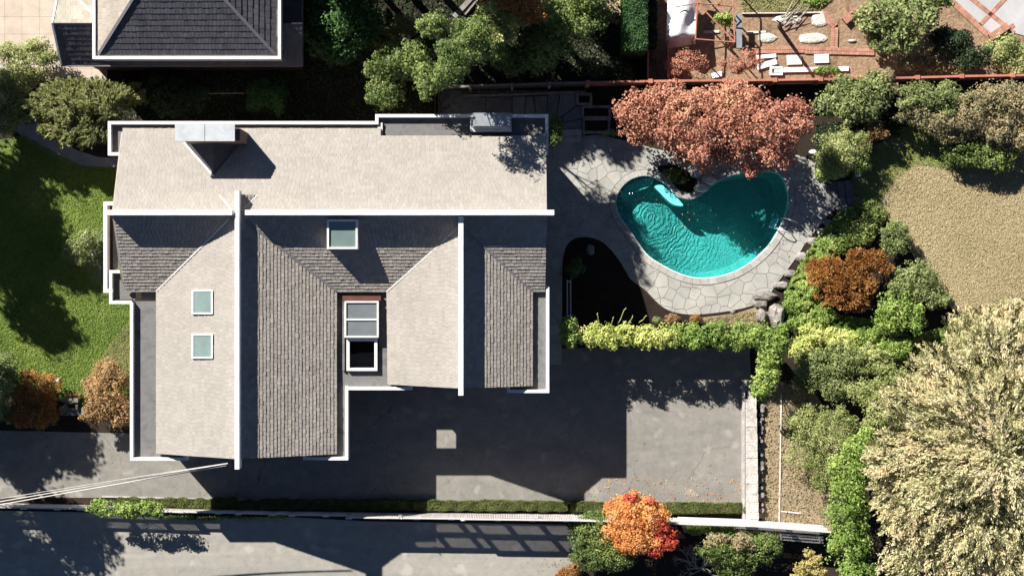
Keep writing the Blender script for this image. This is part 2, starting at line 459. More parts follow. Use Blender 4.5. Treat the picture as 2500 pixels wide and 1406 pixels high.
F_['yellow'] = foliage('leaf_yellow', [(.0, (.25, .22, .06)), (.5, (.5, .42, .15)), (1., (.62, .52, .24))])
F_['teal'] = foliage('leaf_blue_green', [(.0, (.02, .08, .05)), (.5, (.05, .15, .10)), (1., (.12, .25, .17))])
F_['grass'] = foliage('grass_blade', [(.0, (.07, .14, .018)), (.5, (.17, .26, .035)), (1., (.36, .40, .09))], .25, .2)
F_['dry_grass'] = foliage('dry_grass_blade', [(.0, (.33, .28, .14)), (.5, (.44, .37, .205)), (1., (.55, .47, .29))], .22, .15)
F_['tan_grass'] = foliage('rough_grass_blade', [(.0, (.12, .14, .04)), (.5, (.26, .25, .10)), (1., (.36, .32, .16))], .5, .15)
M['lawn_base'] = surf('lawn_base', (.07, .11, .02), (.13, .18, .04), 1.0, .95, 8, .35, .06)
M['dry_lawn_base'] = surf('dry_lawn_base', (.28, .22, .12), (.42, .33, .2), .6, .95, 9, .3, .08, c3=(.36, .29, .16))
M['moss'] = surf('ground_moss', (.02, .035, .01), (.045, .06, .02), 1.0, .95, 8, .35, .06)

# ------------------------------------------------------------------ foliage meshes
def leaves(pos, nor, size, asp, seed, curl=.35):
    """one rhombic leaf per position; returns verts, faces arrays"""
    r = np.random.default_rng(seed); n = len(pos)
    nor = nor / np.linalg.norm(nor, axis=1, keepdims=True)
    t = r.normal(size=(n, 3)); t -= (t * nor).sum(1, keepdims=True) * nor
    t /= np.linalg.norm(t, axis=1, keepdims=True)
    s = np.cross(nor, t)
    L = (size * r.uniform(.65, 1.35, n))[:, None]
    a = pos - t * L * .5
    b = pos + s * L * asp * .5 + nor * L * .06
    c = pos + t * L * .5 - nor * L * curl * .3
    d = pos - s * L * asp * .5 + nor * L * .06
    v = np.stack([a, b, c, d], 1).reshape(-1, 3)
    f = np.arange(4 * n).reshape(-1, 4)
    return v, f

def sprays(pos, out, size, seed, droop=.25, w=.3):
    """elongated tufts pointing along out"""
    r = np.random.default_rng(seed); n = len(pos)
    d = out + r.normal(size=(n, 3)) * .35; d[:, 2] -= droop
    d /= np.linalg.norm(d, axis=1, keepdims=True)
    up = np.tile(np.array([0, 0, 1.]), (n, 1)) + r.normal(size=(n, 3)) * .4
    s = np.cross(d, up); s /= np.linalg.norm(s, axis=1, keepdims=True)
    L = (size * r.uniform(.6, 1.4, n))[:, None]
    a = pos - d * L * .5; c = pos + d * L * .5
    b = pos + s * L * w * .5 + d * L * .1; e = pos - s * L * w * .5 + d * L * .1
    v = np.stack([a, b, c, e], 1).reshape(-1, 3)
    return v, np.arange(4 * n).reshape(-1, 4)

CEN = [0, 0]
def crown_mesh(lobes, seed, leaf=.13, asp=.62, cover=2.2, clump=.33, kind='leaf', rough=.5):
    """lobes: (px, py, rx_px, ry_px, ztop, rz) as seen in the photo"""
    r = np.random.default_rng(seed)
    VV, FF = [], []; n0 = 0
    la = leaf * leaf * asp * .5
    c9 = P(sum(l[0] for l in lobes)/len(lobes), sum(l[1] for l in lobes)/len(lobes), 5); CEN[0] = c9.x; CEN[1] = c9.y
    for (px, py, rx, ry, zt, rz) in lobes:
        zc = zt - rz
        k = (H - (zc + rz * .4)) / F
        c = np.array([(px - 1250) * k, -(py - 703) * k, zc]); R = np.array([rx * k, ry * k, rz])
        A = math.pi * R[0] * R[1]
        cl = min(clump, .5 * min(R[0], R[1]))
        nc = max(6, int(A / (cl * cl) * 1.25 * (1 + .5 * rz / max(R[0], R[1]))))
        d = r.normal(size=(nc, 3)); d /= np.linalg.norm(d, axis=1, keepdims=True)
        d[:, 2] = np.where(d[:, 2] < -.25, -d[:, 2], d[:, 2])
        rad = r.uniform(.5, 1.06, nc) + r.normal(size=nc) * .04
        Rin = np.maximum(R - cl * .55, R * .4)
        cc = c + d * Rin * rad[:, None]
        nl = int(A * cover / la) + 20
        idx = r.integers(0, nc, nl)
        e = r.normal(size=(nl, 3)); e /= np.linalg.norm(e, axis=1, keepdims=True)
        e[:, 2] = np.where((e[:, 2] < 0) & (r.random(nl) < .6), -e[:, 2], e[:, 2])
        cs = cl * r.uniform(.6, 1.25, nc)
        p = cc[idx] + e * (cs[idx] * r.uniform(.55, 1.0, nl) ** .5)[:, None] * np.array([1, 1, .8])
        p[:, 2] = np.maximum(p[:, 2], .03)
        out = e * .95 + d[idx] * .18 + np.array([0, 0, .5])
        if kind == 'plume':
            ang = r.uniform(-.55, .55, nc); dd = cc[:, :2] - np.array(CEN[:2]); dd += np.array([-.9, .15])
            dd /= np.linalg.norm(dd, axis=1, keepdims=True) + 1e-6
            ca, sa = np.cos(ang), np.sin(ang)
            D = np.stack([dd[:, 0]*ca - dd[:, 1]*sa, dd[:, 0]*sa + dd[:, 1]*ca, r.uniform(-.25, .15, nc)], 1)
            Ln = cl * r.uniform(1.2, 2.6, nc)
            t = r.uniform(-.5, .5, nl)
            side = np.cross(D, np.array([0, 0, 1.]))
            wv_ = (.5 - t) * cl * .55 * r.normal(size=nl) * .6
            p = cc[idx] + D[idx] * (t * Ln[idx])[:, None] + side[idx] * wv_[:, None] + r.normal(size=(nl, 3)) * np.array([.03, .03, .05])
            p[:, 2] = np.maximum(p[:, 2] - (np.abs(t) * .12), .03)
            o2 = D[idx] + side[idx] * (np.sign(wv_) * .45)[:, None] + np.array([0, 0, .25])
            v, f = sprays(p, o2, leaf * 1.5, seed + 3, droop=0, w=asp * .6)
            VV.append(v); FF.append(f + n0); n0 += len(v); continue
        if kind == 'leaf':
            v, f = leaves(p, out + r.normal(size=(nl, 3)) * rough, leaf, asp, seed + 3)
        else:
            o2 = d[idx].copy(); o2 /= np.linalg.norm(o2, axis=1, keepdims=True)
            v, f = sprays(p, o2 + e * .5, leaf * 1.5, seed + 3, w=asp * .6)
        VV.append(v); FF.append(f + n0); n0 += len(v)
    return np.concatenate(VV), np.concatenate(FF)

def trunk_mb(base, targets, r0):
    mb = MB()
    top = max(t.z for t in targets)
    fork = Vector((base.x, base.y, top * .45))
    mb.bar(base, fork, r0, 7, r0 * .7)
    for t in targets:
        mid = fork.lerp(t, .5) + Vector((random.uniform(-.15, .15), random.uniform(-.15, .15), .1))
        mb.bar(fork - Vector((0, 0, .05)), mid, r0 * .55, 5, r0 * .35)
        mb.bar(mid, t, r0 * .35, 5, r0 * .12)
        for q in range(2):
            e = t + Vector((random.uniform(-.8, .8), random.uniform(-.8, .8), random.uniform(-.1, .4)))
            mb.bar(mid, e, r0 * .2, 4, r0 * .06)
    return mb

SEED = [100]
def plant(name, label, cat, lobes, mat, group=None, tr=.12, bark='bark', parts=None, zb=0.0, **kw):
    SEED[0] += 11
    x = sum(l[0] for l in lobes) / len(lobes); y = sum(l[1] for l in lobes) / len(lobes)
    b = P(x, y, lobes[0][4] - lobes[0][5]); base = Vector((b.x, b.y, zb))
    root = thing(name, label, cat, base, group)
    v, f = crown_mesh(lobes, SEED[0], **kw)
    mk('crown' if tr > .05 else 'foliage', v, f, F_[mat], root)
    if parts:
        for (lb, mt) in parts:
            SEED[0] += 1
            v, f = crown_mesh(lb, SEED[0], **kw)
            mk('crown' if tr > .05 else 'foliage', v, f, F_[mt], root)
    tg = []
    for l in lobes[:7]:
        zc = l[4] - l[5]; q = P(l[0], l[1], zc); tg.append(Vector((q.x, q.y, max(zc, .15) )))
    trunk_mb(base, tg, tr).build('trunk' if tr > .05 else 'stem', M[bark], root)
    return root

def ragged(lobes, seed, n=3, f=.42, keep=True):
    """add smaller lobes round the rim so outlines are uneven"""
    r = random.Random(seed); out = list(lobes)
    for l in lobes:
        for k in range(n):
            a = r.uniform(0, 6.28); q = r.uniform(.62, .85)
            s = f * r.uniform(.7, 1.2)
            out.append((l[0] + math.cos(a) * l[2] * q, l[1] + math.sin(a) * l[3] * q, l[2] * s, l[3] * s, l[4] - l[5] * r.uniform(.1, .7), l[5] * .6))
    return out

def grass_mesh(poly_px, n, size, seed, zb=0.0, holes=(), asp=.35, patch=1.0, hills=.0):
    xs = [p[0] for p in poly_px]; ys = [p[1] for p in poly_px]
    r = np.random.default_rng(seed)
    x = r.uniform(min(xs), max(xs), n); y = r.uniform(min(ys), max(ys), n)
    k = inside(x, y, poly_px)
    for h in holes: k &= ~inside(x, y, h)
    x = x[k]; y = y[k]; m = len(x)
    kk = H / F
    pos = np.stack([(x - 1250) * kk, -(y - 703) * kk, np.full(m, zb) + r.uniform(.0, .04, m)], 1)
    w = np.sin(pos[:, 0] * 7.1 + np.sin(pos[:, 1] * 5.3) * 2) * np.sin(pos[:, 1] * 8.3 + np.sin(pos[:, 0] * 4.1) * 2)
    w += np.sin(pos[:, 0] * 2.3 + pos[:, 1] * 1.7) * .5
    pos[:, 2] += (w + 1.5) * hills
    nor = r.normal(size=(m, 3)) * .42 + np.array([0, 0, 1.])
    return leaves(pos, nor, size, asp, seed + 1)

# ------------------------------------------------------------------ SETTING
pool_px = [(1503,499),(1507,476),(1519,456),(1539,439),(1566,430),(1593,432),(1617,443),(1633,456),(1646,472),(1664,483),(1687,486),(1707,478),(1722,466),(1742,449),(1775,432),(1820,422),(1860,419),(1890,420),(1908,430),(1920,453),(1925,478),(1923,507),(1912,539),(1899,566),(1879,597),(1848,629),(1809,656),(1769,672),(1730,679),(1691,678),(1652,666),(1613,646),(1582,625),(1558,595),(1535,560),(1513,531)]
pool_s = smooth_loop(pool_px, 4)
def offset_loop(pts, d):
    n = len(pts); A = area2(pts); s = 1 if A > 0 else -1; out = []
    for i in range(n):
        a = pts[i-1]; b = pts[(i+1) % n]; dx, dy = b[0]-a[0], b[1]-a[1]; L = math.hypot(dx, dy) or 1
        out.append((pts[i][0] + s * dy / L * d, pts[i][1] - s * dx / L * d))
    return out
cop_out = offset_loop(pool_s, 15)
hole_w = [P(x, y, 0) for x, y in offset_loop(pool_s, 4)]
R0 = 260
outer = [Vector((-R0, -R0, 0)), Vector((R0, -R0, 0)), Vector((R0, R0, 0)), Vector((-R0, R0, 0))]
allv = outer + hole_w
tris = tessellate_polygon([outer, hole_w])
fs = [t if (allv[t[1]]-allv[t[0]]).cross(allv[t[2]]-allv[t[0]]).z > 0 else t[::-1] for t in tris]
mk('ground', [Vector((v.x, v.y, 0)) for v in allv], [tuple(t) for t in fs], M['soil'], kind='structure')

def sheet(name, poly, mat, z, th=.0, smooth=False, n=4):
    pts = smooth_loop(poly, n) if smooth else poly
    q = [P(a, b, 0) for a, b in pts]
    if th: return MB().prism(q, z - th, z).build(name, mat, kind='structure')
    v = [Vector((a.x, a.y, z)) for a in q]
    f = [tuple(t) if (v[t[1]]-v[t[0]]).cross(v[t[2]]-v[t[0]]).z > 0 else tuple(t[::-1]) for t in tessellate_polygon([v])]
    return mk(name, v, f, mat, kind='structure')

sheet('driveway', [(-900,1035),(-100,1048),(60,1052),(330,1058),(330,1000),(880,860),(1372,850),(1560,848),(1830,850),(1835,960),(1822,1000),(1820,1226),(1400,1224),(900,1222),(520,1217),(280,1214),(-900,1216)], M['driveway'], .012)
sheet('road', [(-900,1250),(0,1246),(210,1250),(460,1268),(720,1262),(900,1272),(1380,1280),(1440,1340),(1370,1420),(1360,1700),(-900,1700)], M['road'], .012)
# kerb of the driveway
kb = MB()
for a, b in zip([(250,1211),(560,1219),(880,1224),(1400,1227)], [(560,1219),(880,1224),(1400,1227),(1812,1229)]):
    kb.seg(P(*a), P(*b), .09, 0, .11)
kb.build('driveway_kerb', M['concrete'], kind='structure')

lawn_px = [(-400,420),(60,330),(130,370),(200,405),(285,410),(290,560),(320,730),(320,960),(240,1010),(60,950),(-400,960)]
sheet('lawn', lawn_px, M['lawn_base'], .008)
v, f = grass_mesh([(max(-60, a), b) for a, b in lawn_px], 120000, .085, 31, .02, hills=.014)
tag(mk('grass', v, f, F_['grass'], kind='stuff'), 'green lawn grass beside the west side of the house', 'grass')
dry_px = [(2080,400),(2130,340),(2250,300),(2600,330),(2900,380),(2900,900),(2600,900),(2330,760),(2260,680),(2200,570),(2140,505),(2080,500)]
sheet('dry_lawn', dry_px, M['dry_lawn_base'], .008)
v, f = grass_mesh([(min(2560, a), b) for a, b in dry_px], 150000, .075, 37, .02, hills=.012)
tag(mk('dry_grass', v, f, F_['dry_grass'], kind='stuff'), 'dry straw coloured lawn grass right of the pool garden', 'grass')
gs = [(2085,480),(2080,400),(2130,330),(2240,300),(2330,320),(2400,400),(2330,420),(2240,400),(2190,430),(2140,500)]
v, f = grass_mesh(gs, 26000, .085, 39, .035, hills=.014)
tag(mk('green_grass', v, f, F_['grass'], kind='stuff'), 'green shaded grass at the upper left corner of the dry lawn', 'grass')
bp = [(250,870),(300,800),(322,780),(322,960),(270,900)]
v, f = grass_mesh(bp, 6000, .085, 43, .04, hills=.014)
tag(mk('worn_grass', v, f, F_['tan_grass'], kind='stuff'), 'worn tan grass beside the west wall above the small maple', 'grass')
# rough grass corner and tilled soil of the neighbour's garden
sheet('garden_soil', [(1582,-300),(2900,-300),(2900,186),(1582,198)], M['tan_soil'], .006)
gp = [(1800,-120),(2060,-120),(2030,0),(2000,24),(1815,32)]
sheet('rough_grass_patch', gp, M['dry_lawn_base'], .012)
v, f = grass_mesh([(1800,-40),(2045,-40),(2030,0),(2000,24),(1815,32)], 9000, .13, 41, .02, hills=.02)
tag(mk('rough_grass', v, f, F_['tan_grass'], kind='stuff'), 'yellow green rough grass at the top of the dug up garden', 'grass')
sheet('verge', [(1858,950),(1905,930),(1990,960),(2080,1100),(2060,1300),(1860,1276)], M['dry_soil'], .006)
sheet('pale_ground_strip', [(1455,-200),(1530,-200),(1525,70),(1500,60),(1470,30)], M['dry_lawn_base'], .006)
sheet('garden_path', [(40,322),(75,352),(120,380),(170,400),(220,409),(292,411),(292,386),(240,384),(190,368),(150,345),(115,318),(90,290),(50,290)], M['path'], .03, .04)
sheet('side_landing', [(205,640),(248,545),(262,560),(262,700),(225,690)], M['path'], .03, .04)

# ---- patio of irregular flagstones
patio_px = [(1322,352),(1375,344),(1425,334),(1462,330),(1515,342),(1560,352),(1610,366),(1700,378),(1800,372),(1890,372),(1950,380),(1990,400),(2010,430),(2032,480),(2040,505),(2018,530),(1992,562),(1962,602),(1932,645),(1898,690),(1868,730),(1830,748),(1780,759),(1735,765),(1690,768),(1645,762),(1612,745),(1575,708),(1540,682),(1528,662),(1500,620),(1472,592),(1440,580),(1405,582),(1382,602),(1373,640),(1371,890),(1322,890)]
pat = [(P(x, y, 0).x, P(x, y, 0).y) for x, y in smooth_loop(patio_px[:-2], 3, False) + [(1371,890),(1322,890)]]
if area2(pat) < 0: pat = pat[::-1]
hol = [(P(x, y, 0).x, P(x, y, 0).y) for x, y in offset_loop(pool_s, 16)]
if area2(hol) > 0: hol = hol[::-1]
bi, bj, bd = 0, 0, 1e9
for i, a in enumerate(pat):
    for j, b in enumerate(hol):
        dd = (a[0]-b[0])**2 + (a[1]-b[1])**2
        if dd < bd: bi, bj, bd = i, j, dd
key = pat[:bi+1] + hol[bj:] + hol[:bj+1] + pat[bi:]
# base slab under the stones
kv = [Vector((a, b, 0)) for a, b in pat]; hv = [Vector((a, b, 0)) for a, b in hol]
av = kv + hv
ft = [t if (av[t[1]]-av[t[0]]).cross(av[t[2]]-av[t[0]]).z > 0 else t[::-1] for t in tessellate_polygon([kv, hv])]
patio = mk('patio', [Vector((a.x, a.y, .02)) for a in av], [tuple(t) for t in ft], M['joint'], kind='structure')
cells = voronoi(P(1320, 890).x, P(1320, 890).y, P(2045, 330).x, P(2045, 330).y, .66, .46, .022, 5)
rs = random.Random(3)
ns = 0
for c in cells:
    if area2(c) < 0: c = c[::-1]
    q = dedupe(clip_cell(key, c))
    if len(q) < 3 or abs(area2(q)) < .012: continue
    z1 = .05 + rs.uniform(-.006, .008)
    try:
        o = MB().prism(q, .021, z1).build('flagstone', M['flag'], patio); ns += 1
    except Exception: pass
# coping stones round the pool
inn = offset_loop(pool_s, 0.0); outl = offset_loop(pool_s, 15)
nn = len(inn)
step = 2
for i in range(0, nn, step):
    ia = [inn[(i+k) % nn] for k in range(step+1)]; oa = [outl[(i+k) % nn] for k in range(step+1)]
    def shr(l, e=.025):
        l = [list(a) for a in l]
        for d_, o_ in ((0, 1), (-1, -2)):
            for c_ in (0, 1): l[d_][c_] += (l[o_][c_] - l[d_][c_]) * e
        return l
    q = [P(a[0], a[1], 0) for a in shr(ia)] + [P(a[0], a[1], 0) for a in shr(oa)[::-1]]
    MB().prism([(a.x, a.y) for a in q], -.1, .085 + rs.uniform(-.004, .004)).build('coping_stone', M['coping'], patio)

# ---- pool: shell with sloping floor, steps, water
W = [(P(x, y, 0).x, P(x, y, 0).y) for x, y in pool_s]
cx = sum(a[0] for a in W)/len(W); cy = sum(a[1] for a in W)/len(W)
poolr = thing('swimming_pool', 'kidney shaped turquoise swimming pool in the flagstone patio', 'swimming pool', (cx, cy, 0))
vv = []; n = len(W)
lv = [(-.02, 1.0), (-1.15, .995), (-1.5, .90)]
mb = MB()
def depth(x):
    t = min(1, max(0, (x - P(1530,0).x) / (P(1690,0).x - P(1530,0).x)))
    return 1 + .95 * t * t * (3 - 2 * t)
rings = [[Vector((cx + (a[0]-cx)*s, cy + (a[1]-cy)*s, z if z > -.5 else z*depth(a[0])*.66)) for a in W] for z, s in lv]
base = sum(rings, [])
f = []
for r_ in range(2):
    for i in range(n):
        j = (i+1) % n; f.append((r_*n+i, r_*n+j, (r_+1)*n+j, (r_+1)*n+i))
for t in tessellate_polygon([rings[2]]): f.append(tuple(2*n + i for i in t))
mb.add(base, f); mb.build('basin', M['pool'], poolr)
def ring(pts, outp, z0, z1):
    m_ = MB(); k = len(pts)
    for i in range(k):
        j = (i+1) % k
        m_.prism([pts[i], pts[j], outp[j], outp[i]], z0, z1)
    return m_
edge = [(P(x, y, 0).x, P(x, y, 0).y) for x, y in offset_loop(pool_s, -1.6)]
ring(edge, W, -.3, .02).build('edge_tile', M['pool_trim'], poolr)
for k_, (rad, z) in enumerate(((1.0, -.25), (.72, -.45), (.46, -.7))[::-1]):
    pts = [(1507,505),(1508,470),(1530,446),(1566,433),(1596,436)]
    c0 = (1538, 458)
    sc = {1.0: .0, .72: .18, .46: .36}[rad]
    d_ = (34 * sc * 2, 30 * sc * 2)
    curve = smooth_loop([(1598-d_[0]*.0,438+d_[1]*.3),(1590+d_[0]*.0,452+d_[1]*.7),(1570,462+d_[1]*.9),(1548,470+d_[1]*1.),(1530,486+d_[1]*1.),(1508,498+d_[1]*.8)], 4, False)
    q = [P(a, b, 0) for a, b in [(1508,480),(1519,458),(1539,441),(1566,432),(1593,434)] + curve]
    MB().prism([(a.x, a.y) for a in q], -1.45, {1.0: -.5, .72: -.8, .46: -1.1}[rad]).build('pool_step', M['pool'], poolr)
q = [P(a, b, 0) for a, b in smooth_loop([(1598,455),(1618,452),(1640,470),(1660,490),(1668,502),(1645,499),(1625,484),(1610,468)], 3)]
MB().prism([(a.x, a.y) for a in q], -1.4, -.18).build('bench_ledge', M['pool_trim'], poolr)
wv = [Vector((a[0], a[1], -.07)) for a in edge]
mk('water', wv, [tuple(t) if (wv[t[1]]-wv[t[0]]).cross(wv[t[2]]-wv[t[0]]).z > 0 else tuple(t[::-1]) for t in tessellate_polygon([wv])], M['water'], poolr)
# ladder: two rails and treads
lad = thing('pool_ladder', 'chrome pool ladder with two curved handrails and submerged treads', 'ladder', P(1915,552,0))
for (a, b) in (((1908,533),(1946,545)), ((1894,558),(1932,572))):
    m_ = MB(); A_, B_ = P(*a), P(*b)
    prof = [(0, -.7), (0, .35), (.12, .62), (.3, .7), (.65, .66), (.95, .45), (1., .05)]
    pt = [A_.lerp(B_, t) + Vector((0, 0, h)) for t, h in prof]
    for i in range(len(pt)-1): m_.bar(pt[i], pt[i+1], .028, 8)
    m_.build('handrail', M['chrome'], lad)
for k_ in range(3):
    a = P(1904, 535).lerp(P(1895,558), 0); 
    m_ = MB(); m_.seg(P(1901-k_*5, 536-k_*1.5), P(1890-k_*5, 558-k_*1.5), .07, -.2-.12*k_, -.17-.12*k_)
    m_.build('tread', M['chrome'], lad)

# ------------------------------------------------------------------ ROOF SHINGLES
def fitplane(p3):
    a, b, c = p3[0], p3[1], p3[2]
    nrm = (b-a).cross(c-a).normalized()
    if nrm.z < 0: nrm = -nrm
    return a, nrm

def slope(parent, corners, mat, expo=.20, tab=.235, th=.042, singles=0, seed=1, name='roof_slope', planeidx=(0, 1, 2), wav=.008, soft=None, base_mat=None):
    """corners: 3D points; first two lie along the eave (level)"""
    a, nrm = fitplane([corners[i] for i in planeidx])
    pts = [Vector((p.x, p.y, a.z - (nrm.x*(p.x-a.x) + nrm.y*(p.y-a.y))/nrm.z)) for p in corners]
    up = Vector((-nrm.x, -nrm.y, 0)); up.normalize()
    vdir = (up - nrm * up.dot(nrm)).normalized(); udir = vdir.cross(nrm).normalized()
    uv = [((p-a).dot(udir), (p-a).dot(vdir)) for p in pts]
    if area2(uv) < 0: uvp = uv[::-1]
    else: uvp = list(uv)
    # deck
    n = len(pts); dn = Vector((0, 0, -.14)); lo = Vector((0, 0, -.02))
    A = area2([(p.x, p.y) for p in pts])
    pp = pts if A > 0 else pts[::-1]
    b_ = MB(); b_.add([p+lo for p in pp] + [p+dn for p in pp], [tuple(range(n)), tuple(range(2*n-1, n-1, -1))] + [(n+i, n+(i+1) % n, (i+1) % n, i) for i in range(n)])
    sl_ = b_.build(name, base_mat or mat, parent)
    r = random.Random(seed)
    u0 = min(p[0] for p in uv); u1 = max(p[0] for p in uv); v0 = min(p[1] for p in uv); v1 = max(p[1] for p in uv)
    rows = int((v1-v0)/expo) + 1
    mb = MB(); one = []
    ph = r.uniform(0, 6)
    for i in range(rows):
        va = v0 + i*expo; vb = va + expo*1.02
        u = u0 - r.uniform(0, tab)
        jit = r.uniform(-.008, .008)
        while u < u1:
            w = tab * r.uniform(.85, 1.15); g_ = .006 if mat is M['shingle'] or mat is M['beige_shingle'] else .014
            dv = jit + r.uniform(-.006, .006)
            cell = [(u+g_/2, va+dv), (u+w-g_/2, va+dv), (u+w-g_/2, vb), (u+g_/2, vb)]
            q = dedupe(clip_cell(uvp, cell), .003)
            t_ = th * r.uniform(.75, 1.3)
            if len(q) >= 3 and abs(area2(q)) > .001:
                if area2(q) < 0: q = q[::-1]
                full = len(q) == 4 and abs(area2(q) - area2(cell)) < 1e-5
                top = []; bot = []
                for (uu, vv_) in q:
                    s = (vv_ - va) / expo
                    hgt = t_ * (1 - s*.85)
                    base_ = a + udir*uu + vdir*vv_
                    wv_ = wav * math.sin(base_.x*1.1+ph) * math.sin(base_.y*.9+ph*1.7)
                    base_ = base_ + nrm * (wv_ + .003)
                    top.append(base_ + nrm*hgt); bot.append(base_ - nrm*.012)
                k = len(q)
                fc = [tuple(range(k))] + [(k+j, k+(j+1) % k, (j+1) % k, j) for j in range(k)]
                if full and len(one) < singles*4: one.append((top+bot, fc))
                else: mb.add(top+bot, fc)
            u += w
    if one and singles:
        r.shuffle(one)
        # keep a compact block of single shingles: every one is an object of its own
        for (vv_, fc) in one[:singles]:
            mk('shingle', vv_, fc, mat, sl_)
        for (vv_, fc) in one[singles:]: mb.add(vv_, fc)
    if mb.v:
        o = mk('shingles', mb.v, mb.f, mat, sl_, kind='stuff')
    return sl_

# ------------------------------------------------------------------ THE HOUSE
ZE, ZR, ZR3 = 5.3, 7.6, 7.2
house = thing('house', 'large beige shingled house with white ridge beams beside the pool', 'house', P(900, 700, 0))
hs = M['shingle']; h_shade = M['shingle_shaded']
xs930 = P(930, 0, ZE).x; 
N1 = [P(300,314,ZE), P(930,314,ZE), P(275,517,ZR)]
def onx(x, ypx, z):
    q = P(1250, ypx, z); return Vector((x, q.y, z))
# north slope, two convex pieces of one plane
slope(house, [P(300,314,ZE), onx(xs930,314,ZE), onx(xs930,519,ZR), P(275,519,ZR)], hs, seed=11)
yr = P(0,519,ZR).y; ye = P(0,314,ZE).y; pit = (ZR-ZE)/(ye-yr)
ye2 = P(0,334,5.1).y; ze2 = ZR - pit*(ye2-yr)
slope(house, [Vector((xs930,ye2,ze2)), Vector((P(1333,0,ZE).x,ye2,ze2)), P(1335,519,ZR), onx(xs930,519,ZR)], hs, seed=12)
# south slopes
slope(house, [P(305,712,ZE), P(382,712,ZE), P(578,519,ZR), P(275,519,ZR)], h_shade, seed=13)
slope(house, [P(822,712,ZE), P(944,712,ZE), P(1125,550,ZR3), P(1125,519,ZR), P(578,519,ZR)], h_shade, seed=14, planeidx=(0,1,4))
slope(house, [P(1300,712,ZE), P(1331,712,ZE), P(1335,519,ZR), P(1125,519,ZR), P(1125,550,ZR3)], h_shade, seed=15)
# west wing
slope(house, [P(382,712,ZE), P(382,1107,ZE), P(578,1120,ZR), P(578,519,ZR)], hs, seed=16)
slope(house, [P(822,712,ZE), P(822,1108,ZE), P(578,1120,ZR), P(578,519,ZR)], h_shade, seed=17, singles=300)
xw = P(578,0,ZR).x; pw = (ZR-ZE)/(xw-P(382,0,ZE).x); pe = (ZR-ZE)/(P(822,0,ZE).x-xw)
yg = P(0,475,ZR).y; hx = (yg - yr) * 1.0
dzc = pit*(yg-yr)
slope(house, [Vector((xw-dzc/pw,yg,ZR-dzc)), Vector((xw-dzc/pw,yr,ZR-dzc)), Vector((xw,yr,ZR)), Vector((xw,yg,ZR))], hs, seed=18, wav=0)
slope(house, [Vector((xw+dzc/pe,yg,ZR-dzc)), Vector((xw+dzc/pe,yr,ZR-dzc)), Vector((xw,yr,ZR)), Vector((xw,yg,ZR))], h_shade, seed=19, wav=0)
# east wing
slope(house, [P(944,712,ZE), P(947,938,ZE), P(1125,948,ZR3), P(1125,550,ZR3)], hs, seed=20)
slope(house, [P(1300,712,ZE), P(1300,942,ZE), P(1125,948,ZR3), P(1125,550,ZR3)], h_shade, seed=21)
# ridge beams
MB().pbox(573,465,584,1145,7.3,8.15).build('ridge_beam', M['white'], house)
MB().pbox(258,512.5,566,525,7.35,8.35).build('ridge_beam', M['white'], house)
MB().pbox(598,512.5,1353,525,7.35,8.35).build('ridge_beam', M['white'], house)
MB().pbox(1119,528,1131,965,6.9,7.92).build('ridge_beam', M['white'], house)
# flashings: along valleys and cricket
def strip(p, q, w, mat, name='valley_flashing', lift=.06, th=.02):
    d = (q-p).normalized(); s = d.cross(Vector((0,0,1))).normalized()*w/2; u = Vector((0,0,lift)); t = Vector((0,0,th))
    v = [p-s+u, p+s+u, q+s+u, q-s+u]; v += [a+t for a in v]
    mk(name, v, [(0,1,2,3),(4,7,6,5),(0,4,5,1),(1,5,6,2),(2,6,7,3),(3,7,4,0)], mat, house)
strip(P(560,535,ZR-.2), P(382,711,ZE), .09, M['flashing'])
strip(P(600,540,ZR-.2), P(822,711,ZE), .14, M['dark_flashing'])
strip(P(1119,556,ZR3-.06), P(944,712,ZE), .09, M['flashing'])
strip(P(1131,556,ZR3-.06), P(1299,711,ZE), .14, M['dark_flashing'])
strip(Vector((xw-dzc/pw-.02,yg,ZR-dzc)), Vector((xw-.25,yr+.1,ZR-.1)), .05, M['white'])
strip(Vector((xw+dzc/pe+.02,yg,ZR-dzc)), Vector((xw+.25,yr+.1,ZR-.1)), .05, M['white'])
# small gable board under the north end of the west wing roof
mk('gable_board', [Vector((xw-dzc/pw,yg-.01,ZR-dzc-.1)),Vector((xw+dzc/pe,yg-.01,ZR-dzc-.1)),Vector((xw,yg-.01,ZR-.08)),Vector((xw-dzc/pw,yg-.06,ZR-dzc-.1)),Vector((xw+dzc/pe,yg-.06,ZR-dzc-.1)),Vector((xw,yg-.06,ZR-.08))], [(0,2,1),(3,4,5),(0,1,4,3),(1,2,5,4),(2,0,3,5)], M['siding'], house)

# parapets with white caps
def parapet(px, w=.17, z1=5.36, z0=4.7, name='parapet', mat='white'):
    m_ = MB(); q = [P(a, b, z1) for a, b in px]
    for i in range(len(q)-1):
        d = (q[i+1]-q[i]).normalized()*w/2
        e0 = d if i > 0 else Vector((0,0,0)); 
        m_.seg(q[i]+ (d if i else d*0), q[i+1]+d, w, z0, z1 - .0005*i)
    return m_.build(name, M[mat], house)
parapet([(290,376),(267,376),(267,300),(920,300),(920,283),(1335,283),(1335,372)])
parapet([(278,497),(257,497),(257,710),(270,710)], .2)
parapet([(300,663),(270,663),(270,738),(318,738)])
parapet([(321,738),(321,1120),(452,1120),(452,1110)])
parapet([(743,1112),(743,1119),(846,1119),(846,946)])
parapet([(850,948),(1002,948),(1002,938)])
parapet([(1337,698),(1337,955),(1242,955),(1242,944)])
